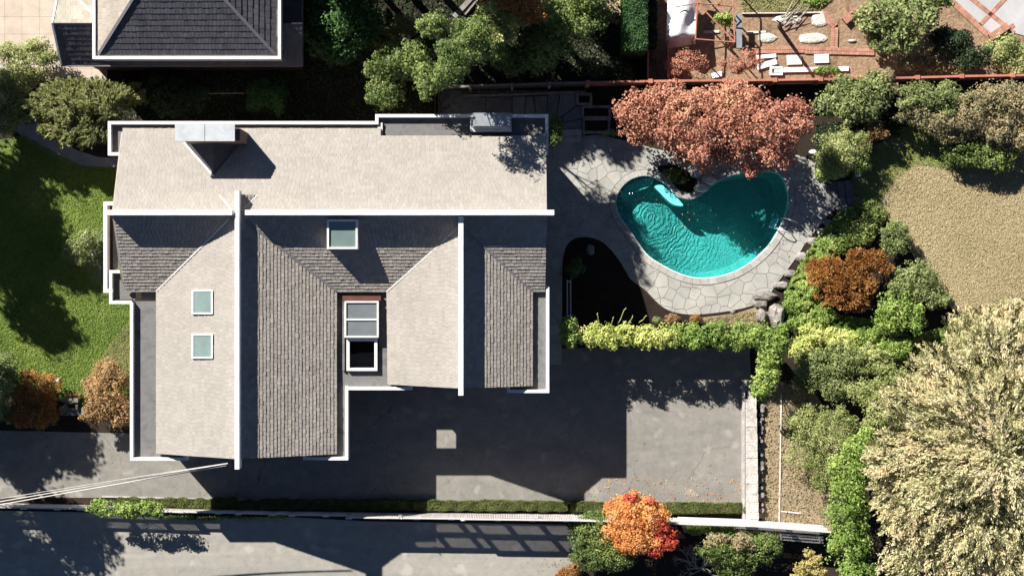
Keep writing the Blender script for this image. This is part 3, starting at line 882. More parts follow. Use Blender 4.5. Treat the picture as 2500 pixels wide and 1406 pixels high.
# flat roof decks
def deck(px, z=5.0, name='flat_roof', mat='membrane', th=.2):
    q = [P(a[0], a[1], z) for a in px]
    return MB().prism(q, z-th, z).build(name, M[mat], house)
deck([(272,302),(920,302),(920,325),(330,325),(330,376),(272,376)])
deck([(922,286),(1333,286),(1333,345),(922,345)], 5.02)
deck([(276,530),(300,530),(300,655),(276,655)], 4.8)
deck([(274,667),(330,667),(330,735),(395,735),(395,1118),(326,1118),(326,740),(274,735)], 4.98)
deck([(395,1080),(450,1090),(450,1118),(395,1118)], 4.97)
deck([(812,1000),(843,1000),(843,1117),(745,1117),(745,1095),(812,1095)], 4.98)
deck([(815,905),(955,905),(955,945),(849,945),(849,1000),(815,1000)], 4.99)
deck([(815,700),(843,700),(843,904.9),(815,904.9)], 4.99)
deck([(925,700),(960,700),(960,904.9),(925,904.9)], 4.99)
deck([(843.2,700),(924.8,700),(924.8,737),(843.2,737)], 4.99)
deck([(955.2,925),(1000,925),(1000,946),(955.2,946)], 4.98)
deck([(1290,700),(1334,700),(1334,953),(1245,953),(1245,925),(1290,925)], 5.0)
# cant strip in the north-east deck
v = PL([(926,333,5.12),(938,302,5.3),(1148,302,5.3),(1148,333,5.12)]); 
MB().pbox(940,316,1148,333,5.02,5.06).build('roof_ledge', M['membrane'], house)
MB().pbox(922,300,934,334,5.02,5.22).build('roof_ledge', M['flashing'], house)
# red fascia inside the west parapet and door recess
MB().pbox(263,500,272,700,4.0,4.6).build('fascia', M['rust_wall'], house)
MB().pbox(276,661,300,664,4.0,4.9).build('fascia', M['rust_wall'], house)
MB().pbox(275,731,322,735,4.98,5.2).build('fascia', M['rust_wall'], house)
# courtyard lantern: glazed upper half, open lower half
MB().pbox(836,722,930,734,5.0,5.35).build('fascia', M['rust_wall'], house)
MB().pbox(836,734,841,905,5.0,5.2).build('fascia', M['membrane'], house)
lz = 6.0
def frame(mb_, x0, y0, x1, y1, w, z0, z1):
    mb_.pbox(x0, y0, x1, y0+w, z0, z1); mb_.pbox(x0, y1-w, x1, y1, z0, z1)
    mb_.pbox(x0, y0+w, x0+w, y1-w, z0, z1); mb_.pbox(x1-w, y0+w, x1, y1-w, z0, z1)
mb = MB(); frame(mb, 846, 826, 921, 905, 7, 5.0, 5.3)
lf = mb.build('courtyard_frame', M['white'], house)
mb = MB(); frame(mb, 841, 735, 924, 824, 4, 5.0, 5.6); mb.pbox(845,778,920,782,5.5,5.58)
lan = mb.build('roof_lantern', M['white'], house)
MB().pbox(845.3,739.3,919.7,778,5.46,5.5).build('pane', M['greyglass'], lan)
MB().pbox(845.3,782,919.7,819.7,5.46,5.5).build('pane', M['greyglass'], lan)
# skylights
def skylight(x0, y0, x1, y1, ztop, plane_z, tilt=0, h=.3, mat='skyglass'):
    m_ = MB()
    a = P(x0, y0, ztop); b = P(x1, y1, ztop)
    w = .1
    m_.box(a.x, a.y, plane_z, b.x, a.y-w, ztop); m_.box(a.x, b.y+w, plane_z, b.x, b.y, ztop)
    m_.box(a.x, a.y-w, plane_z, a.x+w, b.y+w, ztop); m_.box(b.x-w, a.y-w, plane_z, b.x, b.y+w, ztop)
    s = m_.build('skylight', M['white'], house)
    MB().box(a.x+w+.002, a.y-w-.002, ztop-.09, b.x-w-.002, b.y+w+.002, ztop-.05).build('pane', M[mat], s)
    return s
xe = P(382,0,ZE).x
def zw(px): # roof height of west slope below that photo column
    x = P(px,0,6.5).x; return ZE + (x-xe)*pw
def skylight_tilt(x0, y0, x1, y1, zl, zr, hgt, mat='skyglass'):
    """box following an east-west slope"""
    m_ = MB(); w = .09
    A = [P(x0,y0,zl+hgt), P(x1,y0,zr+hgt), P(x1,y1,zr+hgt), P(x0,y1,zl+hgt)]
    cxy = (A[0]+A[2])/2
    I = [Vector((cxy.x+(p.x-cxy.x)*.85, cxy.y+(p.y-cxy.y)*.87, p.z+(cxy.z-p.z)*.15)) for p in A]
    dn = Vector((0,0,-hgt-.2))
    m_.add(A+I+[p+dn for p in A]+[p-Vector((0,0,.1)) for p in I], [(0,4,5,1),(1,5,6,2),(2,6,7,3),(3,7,4,0),(0,1,9,8),(1,2,10,9),(2,3,11,10),(3,0,8,11),(4,12,13,5),(5,13,14,6),(6,14,15,7),(7,15,12,4)])
    s = m_.build('skylight', M['white'], house)
    G = [p-Vector((0,0,.05)) for p in I]
    mk('pane', G+[p-Vector((0,0,.02)) for p in G], [(3,2,1,0),(4,5,6,7),(0,1,5,4),(1,2,6,5),(2,3,7,6),(3,0,4,7)], M[mat], s)
    return s
skylight_tilt(468,708,519,767,zw(468),zw(519),.2)
skylight_tilt(468,815,519,875,zw(468),zw(519),.2)
# tall skylight on the south slope: its top is nearly level
ps = (ZR-ZE)/(yr-P(0,712,ZE).y)
def zs(py): return ZR - ps*(yr - P(0,py,6.8).y)
m_ = MB(); A = [P(798,536,7.75),P(873,536,7.75),P(873,608,7.45),P(798,608,7.45)]
c_ = (A[0]+A[2])/2
I = [Vector((c_.x+(p.x-c_.x)*.87, c_.y+(p.y-c_.y)*.87, p.z+(c_.z-p.z)*.13)) for p in A]
m_.add(A+I+[Vector((p.x,p.y,6.2)) for p in A]+[p-Vector((0,0,.35)) for p in I], [(0,4,5,1),(1,5,6,2),(2,6,7,3),(3,7,4,0),(0,1,9,8),(1,2,10,9),(2,3,11,10),(3,0,8,11),(4,12,13,5),(5,13,14,6),(6,14,15,7),(7,15,12,4)])
s_ = m_.build('skylight', M['white'], house)
G = [p-Vector((0,0,.1)) for p in I]
mk('pane', G+[p-Vector((0,0,.02)) for p in G], [(3,2,1,0),(4,5,6,7),(0,1,5,4),(1,2,6,5),(2,3,7,6),(3,0,4,7)], M['skyglass'], s_)
for k_ in range(9):
    x = 806+k_*7.2
    MB().pbox(x,552,x+3.5,600,7.28,7.34).build('blind_slat', M['pool_trim'], s_)
# chimney with two metal caps, brick shaft, cricket
ch = MB().pbox(446,314,586,344,4.8,8.3).build('chimney', M['brick'], house)
MB().pbox(427,303,499.3,345,8.45,8.62).build('chimney_cap', M['metal'], ch)
MB().pbox(500.7,303,573,345,8.45,8.62).build('chimney_cap', M['metal'], ch)
m_ = MB()
for x in (450,500,566):
    for y in (312,338): m_.pbox(x-3,y-3,x+3,y+3,8.3,8.45)
m_.build('cap_support', M['dull_metal'], ch)
zc = ZE + pit*(ye - P(0,345,ZE).y) ; 
ca, cb, cr = P(450,349,5.75), P(588,349,5.75), P(520,349,6.9)
cpk = P(522,430,6.62)
m_ = MB(); m_.add([ca, cb, cr, cpk], [(0,3,2),(2,3,1)])
cri = m_.build('chimney_cricket', M['dark_shingle'], house)
strip(ca, cpk, .08, M['white']); strip(cb, cpk, .05, M['dark_flashing'])
# rooftop vent box on the north-east deck
vb = MB().pbox(1148,277,1249,322,5.02,5.5).build('vent_housing', M['flashing'], house)
MB().pbox(1155,276,1248,308,5.5,6.1).build('vent_cap', M['dull_metal'], vb)
MB().pbox(1153,308,1240,311,5.5,5.8).build('vent_trim', M['flashing'], vb)
MB().pbox(1322,326,1336,338,5.0,5.5).build('drain_box', M['dull_metal'], house)
# walls
def wall(x0,y0,x1,y1,z0=0,z1=4.8): return MB().pbox(x0,y0,x1,y1,z0,z1).build('wall', M['siding'], house)
wall(300,325,1310,690); wall(345,690.3,815,1085); wall(1035,690.3,1300,925); wall(815.4,690.3,1034.6,800)
for (x0,x1,xr_,yy,zr_) in ((390,815,578,1085,ZR-.15),(950,1295,1125,925,ZR3-.15)):
    a = P(x0,yy,4.8); b = P(x1,yy,4.8); c = P(xr_,yy,4.8); c = Vector((P(xr_,0,ZR).x, a.y, zr_-.02)); 
    a = Vector((P(x0,0,4.8).x,a.y,4.8)); b = Vector((P(x1,0,4.8).x,a.y,4.8)); t = Vector((0,.15,0))
    a2=Vector((a.x,a.y,5.1)); b2=Vector((b.x,b.y,5.1))
    mk('gable_wall', [a,b,b2,c,a2,a+t,b+t,b2+t,c+t,a2+t], [(0,1,2,3,4),(9,8,7,6,5),(0,5,6,1),(1,6,7,2),(2,7,8,3),(3,8,9,4),(4,9,5,0)], M['siding'], house)
for (xx, sg) in ((300, 1), (1310, -1)):
    x = P(xx,0,4.8).x; a = P(0,325,4.8).y; b = P(0,690,4.8).y
    t = Vector((.15*sg,0,0)); v = [Vector((x,a,4.8)),Vector((x,b,4.8)),Vector((x,b,5.15)),Vector((x,yr,ZR-.17)),Vector((x,a,5.2))]
    mk('gable_wall', v+[p+t for p in v], [(0,1,2,3,4),(9,8,7,6,5),(0,5,6,1),(1,6,7,2),(2,7,8,3),(3,8,9,4),(4,9,5,0)], M['siding'], house)
for (x,y) in ((857,938),(990,938)): MB().pbox(x,y,x+6,y+6,0,4.79).build('post', M['siding'], house)
# windows and doors on the south walls
def window(x0, x1, py, z0, z1):
    y = P(0,py,4.8).y - .004; a = P(x0,0,4.8).x; b = P(x1,0,4.8).x
    m_ = MB(); m_.box(a,y-.05,z0,b,y,z0+.08); m_.box(a,y-.05,z1-.08,b,y,z1); m_.box(a,y-.05,z0+.08,a+.08,y,z1-.08); m_.box(b-.08,y-.05,z0+.08,b,y,z1-.08)
    w = m_.build('window', M['white'], house)
    MB().box(a+.08,y-.03,z0+.08,b-.08,y-.01,z1-.08).build('pane', M['winglass'], w)
window(420,500,1085,.9,2.2); window(420,500,1085,3.3,4.5); window(640,740,1085,3.3,4.5); window(1080,1160,925,3.2,4.4); window(1190,1270,925,3.2,4.4)
yy = P(0,925,4.8).y-.004
g_ = MB().box(P(1070,0,4.8).x,yy-.04,0.02,P(1280,0,4.8).x,yy,2.3).build('garage_door', M['white'], house)
for k_ in range(4): MB().box(P(1074,0,4.8).x,yy-.06,.08+k_*.56,P(1276,0,4.8).x,yy-.041,.56+k_*.56).build('door_panel', M['white'], g_)

# ------------------------------------------------------------------ NEIGHBOUR HOUSE (top left)
nb = thing('neighbour_house', 'two storey house with hip roof, its shaded slopes coloured dark, at the top left', 'house', P(450, 0, 0))
Z1, Z2, ZG = 4.2, 6.6, 6.1
ds = M['dark_shingle']; bs_ = M['beige_shingle']  # one roof in two tones: shade painted dark, sunlit slopes beige
slope(nb, [P(150,160,Z1), P(738,160,Z1), P(738,57,ZG), P(128,57,ZG)], ds, expo=.34, tab=.2, th=.024, seed=31, planeidx=(0,1,3), wav=0)
slope(nb, [P(150,-50,Z1), P(240,-50,Z1), P(240,57,ZG), P(128,57,ZG)], bs_, expo=.34, tab=.3, th=.03, seed=32, planeidx=(0,1,3), wav=0)
def npara(px, z1, w=.14, z0d=.5):
    m_ = MB(); q = [P(a, b, z1) for a, b in px]
    for i in range(len(q)-1):
        d = (q[i+1]-q[i]).normalized()*w/2
        m_.seg(q[i]+(d if i else d*0), q[i+1]+d, w, z1-z0d, z1 - .0005*i)
    return m_.build('gutter', M['white'], nb)
npara([(229,-300),(229,141),(682,141),(682,-300)], Z2+.1, .16)
mb = MB(); q = [P(738,-300,Z1+.02),P(738,161,Z1+.02),P(148,161,Z1+.02)]
mb.seg(q[0],q[1],.08,Z1-.15,Z1+.02); mb.seg(q[1],q[2],.08,Z1-.15,Z1+.021); mb.build('gutter', M['dark_flashing'], nb)
# sloping verge boards at the west gable
for a, b in ((P(150,160,Z1),P(128,57,ZG)),(P(128,57,ZG),P(148,-50,Z1))):
    d=(b-a).normalized(); s=Vector((.05,0,0)); v=[a-s,a+s,b+s,b-s]; u=Vector((0,0,.08)); w_=[p+u for p in v]; lo_=[p-Vector((0,0,.15)) for p in v]
    mk('verge_board', lo_+w_, [(3,2,1,0),(4,5,6,7),(0,1,5,4),(1,2,6,5),(2,3,7,6),(3,0,4,7)], M['white'], nb)
# hip roof
pk1, pk2 = P(362,-62,9.0), P(492,-62,9.0)
slope(nb, [P(240,134,Z2), P(672,134,Z2), pk2, pk1], ds, expo=.34, tab=.2, th=.024, seed=33, singles=300, wav=.01)
slope(nb, [P(240,134,Z2), P(240,-258,Z2), pk1], bs_, expo=.34, tab=.3, th=.03, seed=34, wav=0)
slope(nb, [P(672,134,Z2), P(672,-258,Z2), pk2], ds, expo=.34, tab=.3, th=.04, seed=35, wav=0)
slope(nb, [P(240,-258,Z2), P(672,-258,Z2), pk2, pk1], ds, expo=.34, tab=.3, th=.03, seed=36, wav=0)
def nstrip(p, q, w, mat):
    d=(q-p).normalized(); s=d.cross(Vector((0,0,1))).normalized()*w/2; u=Vector((0,0,.05)); t=Vector((0,0,.04))
    v=[p-s+u,p+s+u,q+s+u,q-s+u]; v+=[a+t for a in v]
    mk('hip_cap', v, [(3,2,1,0),(4,5,6,7),(0,1,5,4),(1,2,6,5),(2,3,7,6),(3,0,4,7)], M[mat], nb)
nstrip(P(240,134,Z2), pk1, .16, 'dark_flashing'); nstrip(P(672,134,Z2), pk2, .16, 'dark_flashing')
MB().pbox(235,-260,677,137,4.0,Z2-.05).build('upper_wall', M['siding'], nb)
MB().pbox(200,-260,720,150,0,4.0).build('lower_wall', M['rust_wall'], nb)
mb = MB(); mb.prism([(P(*a,Z1+.1).x,P(*a,Z1+.1).y) for a in ((684,140),(736,158),(736,-250),(684,-250))], Z1-.1, Z1+.1); mb.build('side_roof', M['dark_shingle'], nb)
a, b = P(190,0,5.1), P(228,38,5.75)
nstrip(P(186,-6,5.0), P(228,36,5.75), .12, 'white')
# terrace of large pavers
ter = sheet('terrace', [(-300,-300),(260,-300),(260,195),(90,195),(30,170),(-300,170)], M['concrete'], .014)
tp = [(P(x,y).x,P(x,y).y) for x,y in [(-80,-60),(260,-60),(262,192),(110,190),(40,160),(-80,150)]]
if area2(tp) < 0: tp = tp[::-1]
s = 1.0; x0 = P(12,0).x - 6*s; y0 = P(0,42).y - 6*s
for i in range(14):
    for j in range(12):
        g2=.005; c=[(x0+i*s+g2,y0+j*s+g2),(x0+(i+1)*s-g2,y0+j*s+g2),(x0+(i+1)*s-g2,y0+(j+1)*s-g2),(x0+i*s+g2,y0+(j+1)*s-g2)]
        q = dedupe(clip_cell(tp,c))
        if len(q)>=3 and abs(area2(q))>.03: MB().prism(q,.015,.04+random.uniform(0,.003)).build('paver', M['terrace'], ter)

# ------------------------------------------------------------------ FENCES AND WALLS
# white picket fence between driveway and road
def fence_line(pts):
    out = []
    for (a, b) in zip(pts[:-1], pts[1:]):
        A, B = P(*a), P(*b); out.append((A, B))
    return out
FH = 2.45
pf = thing('picket_fence', 'long white picket fence with capped rails between driveway and road', 'fence', P(900,1255,0))
line = [(-90,1226),(210,1232),(460,1240),(590,1243),(720,1246),(860,1248),(1135,1251),(1400,1254),(1650,1262),(1830,1268),(2010,1282)]
segs = fence_line(line)
def fk(x):
    px = 1250 + x * F / H
    return (.62 if px < 458 else .56 if px < 588 else .60 if px < 718 else .66 if px < 858 else .97 if px < 1133 else 1.04)
pk = None; cnt = 0; rest = MB()
def along(segs):
    for A, B in segs:
        yield A, B, (B-A).length
pm = bpy.data.meshes.new('picket')
v=[]; 
x_,y_,h_=.026,.016,FH-.1
pm.from_pydata([(-x_,-y_,.0),(x_,-y_,.0),(x_,y_,.0),(-x_,y_,.0),(-x_,-y_,h_),(x_,-y_,h_),(x_,y_,h_),(-x_,y_,h_)],[],[(3,2,1,0),(4,5,6,7),(0,1,5,4),(1,2,6,5),(2,3,7,6),(3,0,4,7)])
pm.materials.append(M['fence_white'])
lo_x, hi_x = P(700,0).x, P(1400,0).x
for A, B, L in along(segs):
    d = (B-A)/L; ang = math.atan2(d.y, d.x); t = .05
    while t < L:
        q = A + d*t
        if lo_x-2.0 < q.x < hi_x+.6 and cnt < 200 or (P(1660,0).x < q.x < P(1850,0).x and cnt < 300):
            o = bpy.data.objects.new('picket', pm); COL.objects.link(o); o.parent = pf
            o.location = q - WL[pf] + Vector((0,0,.05)); o.rotation_euler.z = ang; o.scale.z = fk(q.x); cnt += 1
        else:
            n_ = Vector((-d.y,d.x,0))
            vv_ = [q + d*sx*x_ + n_*sy*y_ + Vector((0,0,z)) for z in (.05,.05+h_*fk(q.x)) for sx,sy in ((-1,-1),(1,-1),(1,1),(-1,1))]
            rest.add(vv_, [(3,2,1,0),(4,5,6,7),(0,1,5,4),(1,2,6,5),(2,3,7,6),(3,0,4,7)])
        t += .0985
mk('pickets', rest.v, rest.f, M['fence_white'], pf, kind='stuff')
for A, B, L in along(segs):
    d = (B-A)/L; nrm = Vector((-d.y,d.x,0)); off = nrm*-.045
    for (z0,z1,w) in ((.02,.66,.035),(1.18,1.5,.035),(2.12,2.36,.035)):
        kf = fk((A.x+B.x)/2); MB().seg(A+off, B+off, w, z0*kf, z1*kf).build('rail', M['fence_white'], pf)
    MB().seg(A-nrm*.03, B-nrm*.03, .09, FH*kf-.08, FH*kf-.02).build('cap_rail', M['flashing'], pf)
    t = .0
    while t < L:
        q = A+d*t
        MB().seg(q-d*.17+off*2.4, q+d*.17+off*2.4, .06, 0, FH*kf-.1).build('post', M['fence_white'], pf); t += 1.93
# rail lamps clipped on the fence
for (x,y) in ((977,1261),(1317,1266)):
    l_ = thing('fence_lamp', 'small dark lamp clipped to the white picket fence, ' + ('left one by the driveway shadow edge' if x<1000 else 'right one near the autumn tree'), 'lamp', P(x,y,FH-.3), 'lamps on the picket fence')
    b_ = P(x,y,FH-.02)
    MB().box(b_.x-.09,b_.y-.05,FH-.3,b_.x+.09,b_.y+.09,FH-.05).build('lamp_body', M['dull_metal'], l_)
    MB().bar(Vector((b_.x,b_.y-.02,FH-.05)),Vector((b_.x+.1,b_.y-.12,FH+.03)),.03).build('lamp_arm', M['dull_metal'], l_)

# timber fence along the north side (dark to the left, red-brown to the right)
tf = thing('board_fence', 'dark weathered board fence with posts above the slate steps', 'fence', P(1250,215,0))
tl = [(1068,224),(1150,219),(1250,216),(1340,213),(1432,211)]
for A, B, L in along(fence_line(tl)):
    d=(B-A)/L; nb_ = max(1,int(L/.15))
    for k_ in range(nb_):
        a_=A+d*(L*k_/nb_+.006); b_=A+d*(L*(k_+1)/nb_-.006)
        MB().seg(a_,b_,.03,.05,1.75+random.uniform(-.01,.01)).build('board', M['brown_wood'], tf)
    MB().seg(A,B,.13,1.76,1.83).build('cap_rail', M['grey_wood'], tf)
    MB().box(A.x-.08,A.y-.16,0,A.x+.08,A.y+.08,1.9).build('post', M['grey_wood'], tf)
rf = thing('red_fence', 'long red brown capped fence with posts behind the copper maple', 'fence', P(2000,200,0))
rl = [(1432,211),(1582,208),(1640,207),(1760,206),(1880,205),(1990,203),(2100,202),(2222,199),(2328,196),(2450,194),(2620,190)]
for A, B, L in along(fence_line(rl)):
    d=(B-A)/L; nb_ = max(1,int(L/.3))
    for k_ in range(nb_):
        a_=A+d*(L*k_/nb_+.006); b_=A+d*(L*(k_+1)/nb_-.006)
        MB().seg(a_,b_,.03,.05,1.78).build('board', M['red_paint'], rf)
    MB().seg(A,B,.12,1.79,1.86).build('cap_rail', M['red_paint'], rf)
    MB().box(A.x-.12,A.y-.12,0,A.x+.12,A.y+.12,1.93).build('post', M['red_paint'], rf)
for x, (ya, yb), lab in ((1578,(130,198),'thin red brown side fence running up from the long red fence'),(1626,(110,198),'thin brown side fence under the white tarp')):
    s2 = thing('side_fence', lab, 'fence', P(x,ya,0))
    MB().seg(P(x,ya),P(x,yb),.03,.05,1.3).build('board', M['red_paint'], s2)
    MB().seg(P(x,ya),P(x,yb),.09,1.31,1.36).build('cap_rail', M['red_paint'], s2)

# stone wall right of the driveway
sw = thing('retaining_wall', 'low rough stone wall with pale coping along the driveway right end', 'wall', P(1836,1100,0))
ra = random.Random(9)
y = 930
prev = None
while y < 1268:
    h = ra.uniform(14, 26); y2 = min(y+h, 1270)
    xl = 1812 + (6 if y < 960 else 0); xr = 1846 + (y-940)*.02
    MB().prism([(P(a,b,.55).x,P(a,b,.55).y) for a,b in ((xl+8,y),(xr,y),(xr+ra.uniform(-1,1),y2-.4),(xl+8,y2-.4))], 0, .62+ra.uniform(-.02,.03)).build('wall_stone', M['rough_wall'], sw)
    y = y2
MB().seg(P(1816,946,.6),P(1816,1266,.6),.13,0,.58).build('kerb_edge', M['concrete'], sw)
# rubble row on the right of the wall
for k_ in range(34):
    yy_ = 985 + k_*8.4 + ra.uniform(-3,3); s=ra.uniform(.09,.17); c=P(1854+ra.uniform(-3,5),yy_)
    ang=ra.uniform(0,3); q=[(c.x+math.cos(ang+a_)*s*ra.uniform(.8,1.2),c.y+math.sin(ang+a_)*s*ra.uniform(.8,1.2)) for a_ in np.linspace(0,5.2,6)]
    MB().prism(q,0,ra.uniform(.18,.4)).build('rubble_stone', M['rock'], sw)
# white deck rail behind
dr = thing('deck_railing', 'white board walkway with rails right of the autumn tree', 'railing', P(1830,1300,0))
for k_,(a,b,z) in enumerate([((1665,1285),(2010,1311),1.0),((1668,1290),(2010,1318),1.0),((1670,1296),(2010,1325),.9)]):
    MB().seg(P(*a,z),P(*b,z),.09,z-.05,z+.002*k_).build('rail', M['fence_white'], dr)
for x in (1680,1760,1880,1905,2000):
    yy_=1286+(x-1665)*.075; MB().seg(P(x,yy_-3,1),P(x+2,yy_+14,1),.1,0,1.03).build('post', M['fence_white'], dr)
MB().prism([(P(a,b,.8).x,P(a,b,.8).y) for a,b in ((1655,1262),(1830,1268),(1870,1276),(2010,1290),(2010,1304),(1870,1296),(1760,1286),(1655,1280))], .6,.8).build('walkway', M['fence_white'], dr)
# slim plank lines in the verge
for lab,(a,b) in (('long pale timber edging in the dry soil strip',((1907,960),(1902,1275))),('short pale timber batten lying in the dry soil strip',((1906,1247),(1955,1252)))):
    tag(MB().seg(P(*a),P(*b),.07,0.0,.09).build('timber_edging', M['pale_wood'], loc=P(*a)), lab, 'timber')

# ------------------------------------------------------------------ STEPS AND PLANTERS NORTH-EAST
st = mk('slate_path', [P(1070,222,0)+Vector((0,0,.015)),P(1070,335,0)+Vector((0,0,.015)),P(1430,335,0)+Vector((0,0,.015)),P(1430,222,0)+Vector((0,0,.015))], [(0,1,2,3)], M['joint'], kind='structure')
def slab(poly, z, parent, mat='slate', name='slab', z0=.016):
    MB().prism([(P(a,b,0).x,P(a,b,0).y) for a,b in poly], z0, z).build(name, M[mat], parent)
for i,(pl,z) in enumerate([([(1128,240),(1150,240),(1155,330),(1100,330)],.06),([(1152,240),(1185,240),(1182,330),(1157,330)],.1),([(1187,240),(1250,240),(1250,330),(1184,330)],.14),([(1252,238),(1283,238),(1275,330),(1252,330)],.2),([(1285,238),(1302,238),(1311,330),(1277,330)],.24),([(1304,238),(1336,236),(1332,330),(1313,330)],.28),([(1338,232),(1366,230),(1358,290),(1334,310)],.3),([(1368,230),(1405,228),(1405,260),(1372,285),(1360,289)],.3),([(1374,287),(1407,262),(1418,262),(1420,290),(1376,300)],.3),([(1376,302),(1420,292),(1420,314),(1376,316)],.2)]):
    slab(pl, z, st)
for (a,b) in (((1130,236),(1250,233)),((1250,233),(1430,226))):
    MB().seg(P(*a),P(*b),.13,.016,.34).build('edge_board', M['grey_wood'], st)
sp = thing('stone_steps', 'two pale stone steps leading down from the slate path to the patio', 'steps', P(1395,335,0))
slab([(1372,318),(1420,316),(1420,331),(1372,334)], .16, sp, 'concrete', 'step', 0)
slab([(1366,335),(1418,332),(1416,347),(1362,349)], .1, sp, 'concrete', 'step', 0)
for lab,(x0,y0,x1,y1),z in (('small square timber planter beside the slate path',(1407,227,1446,257),.45),('larger timber planter below the small square one',(1420,258,1492,290),.4),('lowest timber planter filled with dark soil next to the patio',(1422,288,1490,326),.35)):
    pb = thing('planter_box', lab, 'planter', P((x0+x1)/2,(y0+y1)/2,0))
    mb=MB(); frame(mb,x0,y0,x1,y1,6,0,z); mb.build('frame', M['grey_wood'], pb)
    MB().pbox(x0+6,y0+6,x1-6,y1-6,0,.2).build('soil_fill', M['bed_soil'], pb)
gate = thing('garden_gate', 'narrow brown wooden gate rails left of the slate path', 'gate', P(1066,250,0))
for x in (1062,1071): MB().seg(P(x,218,1.2),P(x,280,1.2),.05,.1,1.2).build('rail', M['brown_wood'], gate)
for y in (222,250,277): MB().seg(P(1060,y,1.2),P(1074,y,1.2),.05,0,1.1).build('bar', M['brown_wood'], gate)
# stone steps at the right end of the patio
s3 = thing('garden_steps', 'weathered stone steps rising from the pool patio to the dry lawn', 'steps', P(2040,480,0))
for k_ in range(4):
    x = 2008+k_*17; slab([(x,448-k_*2),(x+16,447-k_*2),(x+22,505-k_*3),(x+8,512-k_*3)], .12+.09*k_, s3, 'slate', 'step', 0)

# bed next to the pool and bed by the house
sheet('planting_bed', [(1604,410),(1640,402),(1680,420),(1704,445),(1712,458),(1700,466),(1680,470),(1655,462),(1636,440),(1620,424)], M['bed_soil'], .13, .12, True, 3)
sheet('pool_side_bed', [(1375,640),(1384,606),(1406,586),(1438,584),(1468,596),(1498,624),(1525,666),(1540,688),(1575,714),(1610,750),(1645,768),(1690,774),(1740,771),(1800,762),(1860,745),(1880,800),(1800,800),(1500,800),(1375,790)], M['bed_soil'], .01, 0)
sheet('dusty_soil', [(1690,778),(1740,772),(1800,764),(1868,742),(1885,790),(1860,800),(1720,795)], M['dry_soil'], .014, 0)

def boulder(name, label, px, py, rx, ry, h, mat='rock', seed=0, group=None, rot=0, cat='rock'):
    r = random.Random(seed); c = P(px,py,h*.5); k=(H-h)/F; rx*=k; ry*=k
    v=[]; n_=10; levels=[(-.05,1.0),(.45,1.04),(.85,.8),(1.0,.45)]
    rad=[r.uniform(.82,1.12) for _ in range(n_)]
    for z,s in levels:
        for i in range(n_):
            a=2*math.pi*i/n_; rr=rad[i]*s*r.uniform(.94,1.06)
            x,y_=math.cos(a)*rx*rr, math.sin(a)*ry*rr
            v.append((c.x+x*math.cos(rot)-y_*math.sin(rot), c.y+x*math.sin(rot)+y_*math.cos(rot), max(z,0)*h*r.uniform(.92,1.08) if z>0 else 0))
    f=[]
    for l in range(3):
        for i in range(n_): j=(i+1)%n_; f.append((l*n_+i,l*n_+j,(l+1)*n_+j,(l+1)*n_+i))
    f.append(tuple(range(3*n_,4*n_)))
    o=mk(name,[Vector(a) for a in v],f,M[mat],loc=(c.x,c.y,0)); tag(o,label,cat,group); return o
rocks = [(1897,772,19,34,.95,'rock','tall pale standing stone at the end of the vine hedge'),(1860,770,14,17,.55,'rock','squarish stone just left of the tall standing stone'),(1868,722,30,13,.4,'rock','long flat boulder at the lower right patio edge'),(1858,742,18,12,.35,'rock','flat rock above the squarish stone'),(1905,697,22,10,.35,'rock','grey boulder on the patio edge next to the pool garden'),(1930,668,18,11,.35,'rock','boulder on the patio edge above the long flat one'),(1958,628,16,12,.35,'rock','rounded boulder at mid height of the right patio edge'),(1985,590,16,11,.32,'rock','boulder below the pool ladder beside the green ground cover'),(2005,566,12,9,.3,'pale_rock','pale round stone right of the pool ladder'),(2022,545,14,10,.3,'rock','small boulder between pale round stone and garden steps'),(2062,510,18,10,.35,'rock','boulder at the foot of the garden steps'),
(1712,458,18,11,.45,'pale_rock','pale rock at the pool edge right of the small bed'),(1730,440,18,11,.4,'pale_rock','pale rock half under the copper maple'),(1700,425,14,10,.3,'pale_rock','pale rock above the small pool bed'),(1665,395,20,9,.25,'pale_rock','flat pale rock above the small pool bed, left one'),(1442,610,10,14,.25,'slate','grey stone standing in the dark bed beside the patio'),(1985,372,9,7,.25,'white_board','small white stone beside the copper maple'),(2096,428,9,5,.15,'white_board','small white block under the shrubs by the dry lawn')]
for i,(x,y,rx,ry,h,mt,lab) in enumerate(rocks): boulder('rock' if h<.9 else 'standing_stone', lab, x,y,rx,ry,h,mt,i+40)

# two poles by the house
br = thing('handrail', 'pair of slim parallel poles over the dark bed beside the house', 'railing', P(1389,720,0))
for x in (1385,1393): MB().seg(P(x,683,.9),P(x+.5,775,.9),.07,.82,.9).build('rail', M['pale_wood'], br)
for y in (686,770): MB().pbox(1386.5,y,1392,y+3,0,.81).build('post', M['pale_wood'], br)

# ------------------------------------------------------------------ NEIGHBOUR'S GARDEN WORKS (top right)
tarp = thing('tarp_shelter', 'white tarpaulin stretched over a frame at the top of the garden', 'tarpaulin', P(1662,60,0))
nx_, ny_ = 16, 22; v=[]; f=[]
for j in range(ny_+1):
    for i in range(nx_+1):
        s, t = i/nx_, j/ny_
        xl = 1632-6*t; xr = 1700-2*t - (20 if t>.95 else 0)*0
        x = xl+(xr-xl)*s; y=-60+180*t - (1-s)*0 + s*(-12 if t>.8 else 0)*(t-.8)*5
        z = 1.9 - .9*abs(s-.45)**1.5 + .1*math.sin(s*9+t*5)+.09*math.sin(t*17+s*4)*math.sin(s*6) - (max(0,t-.82)*7)
        v.append(P(x,y,z))
for j in range(ny_):
    for i in range(nx_): a=j*(nx_+1)+i; f.append((a,a+nx_+1,a+nx_+2,a+1))
mk('sheet', v, f, M['tarp'], tarp, smooth=True)
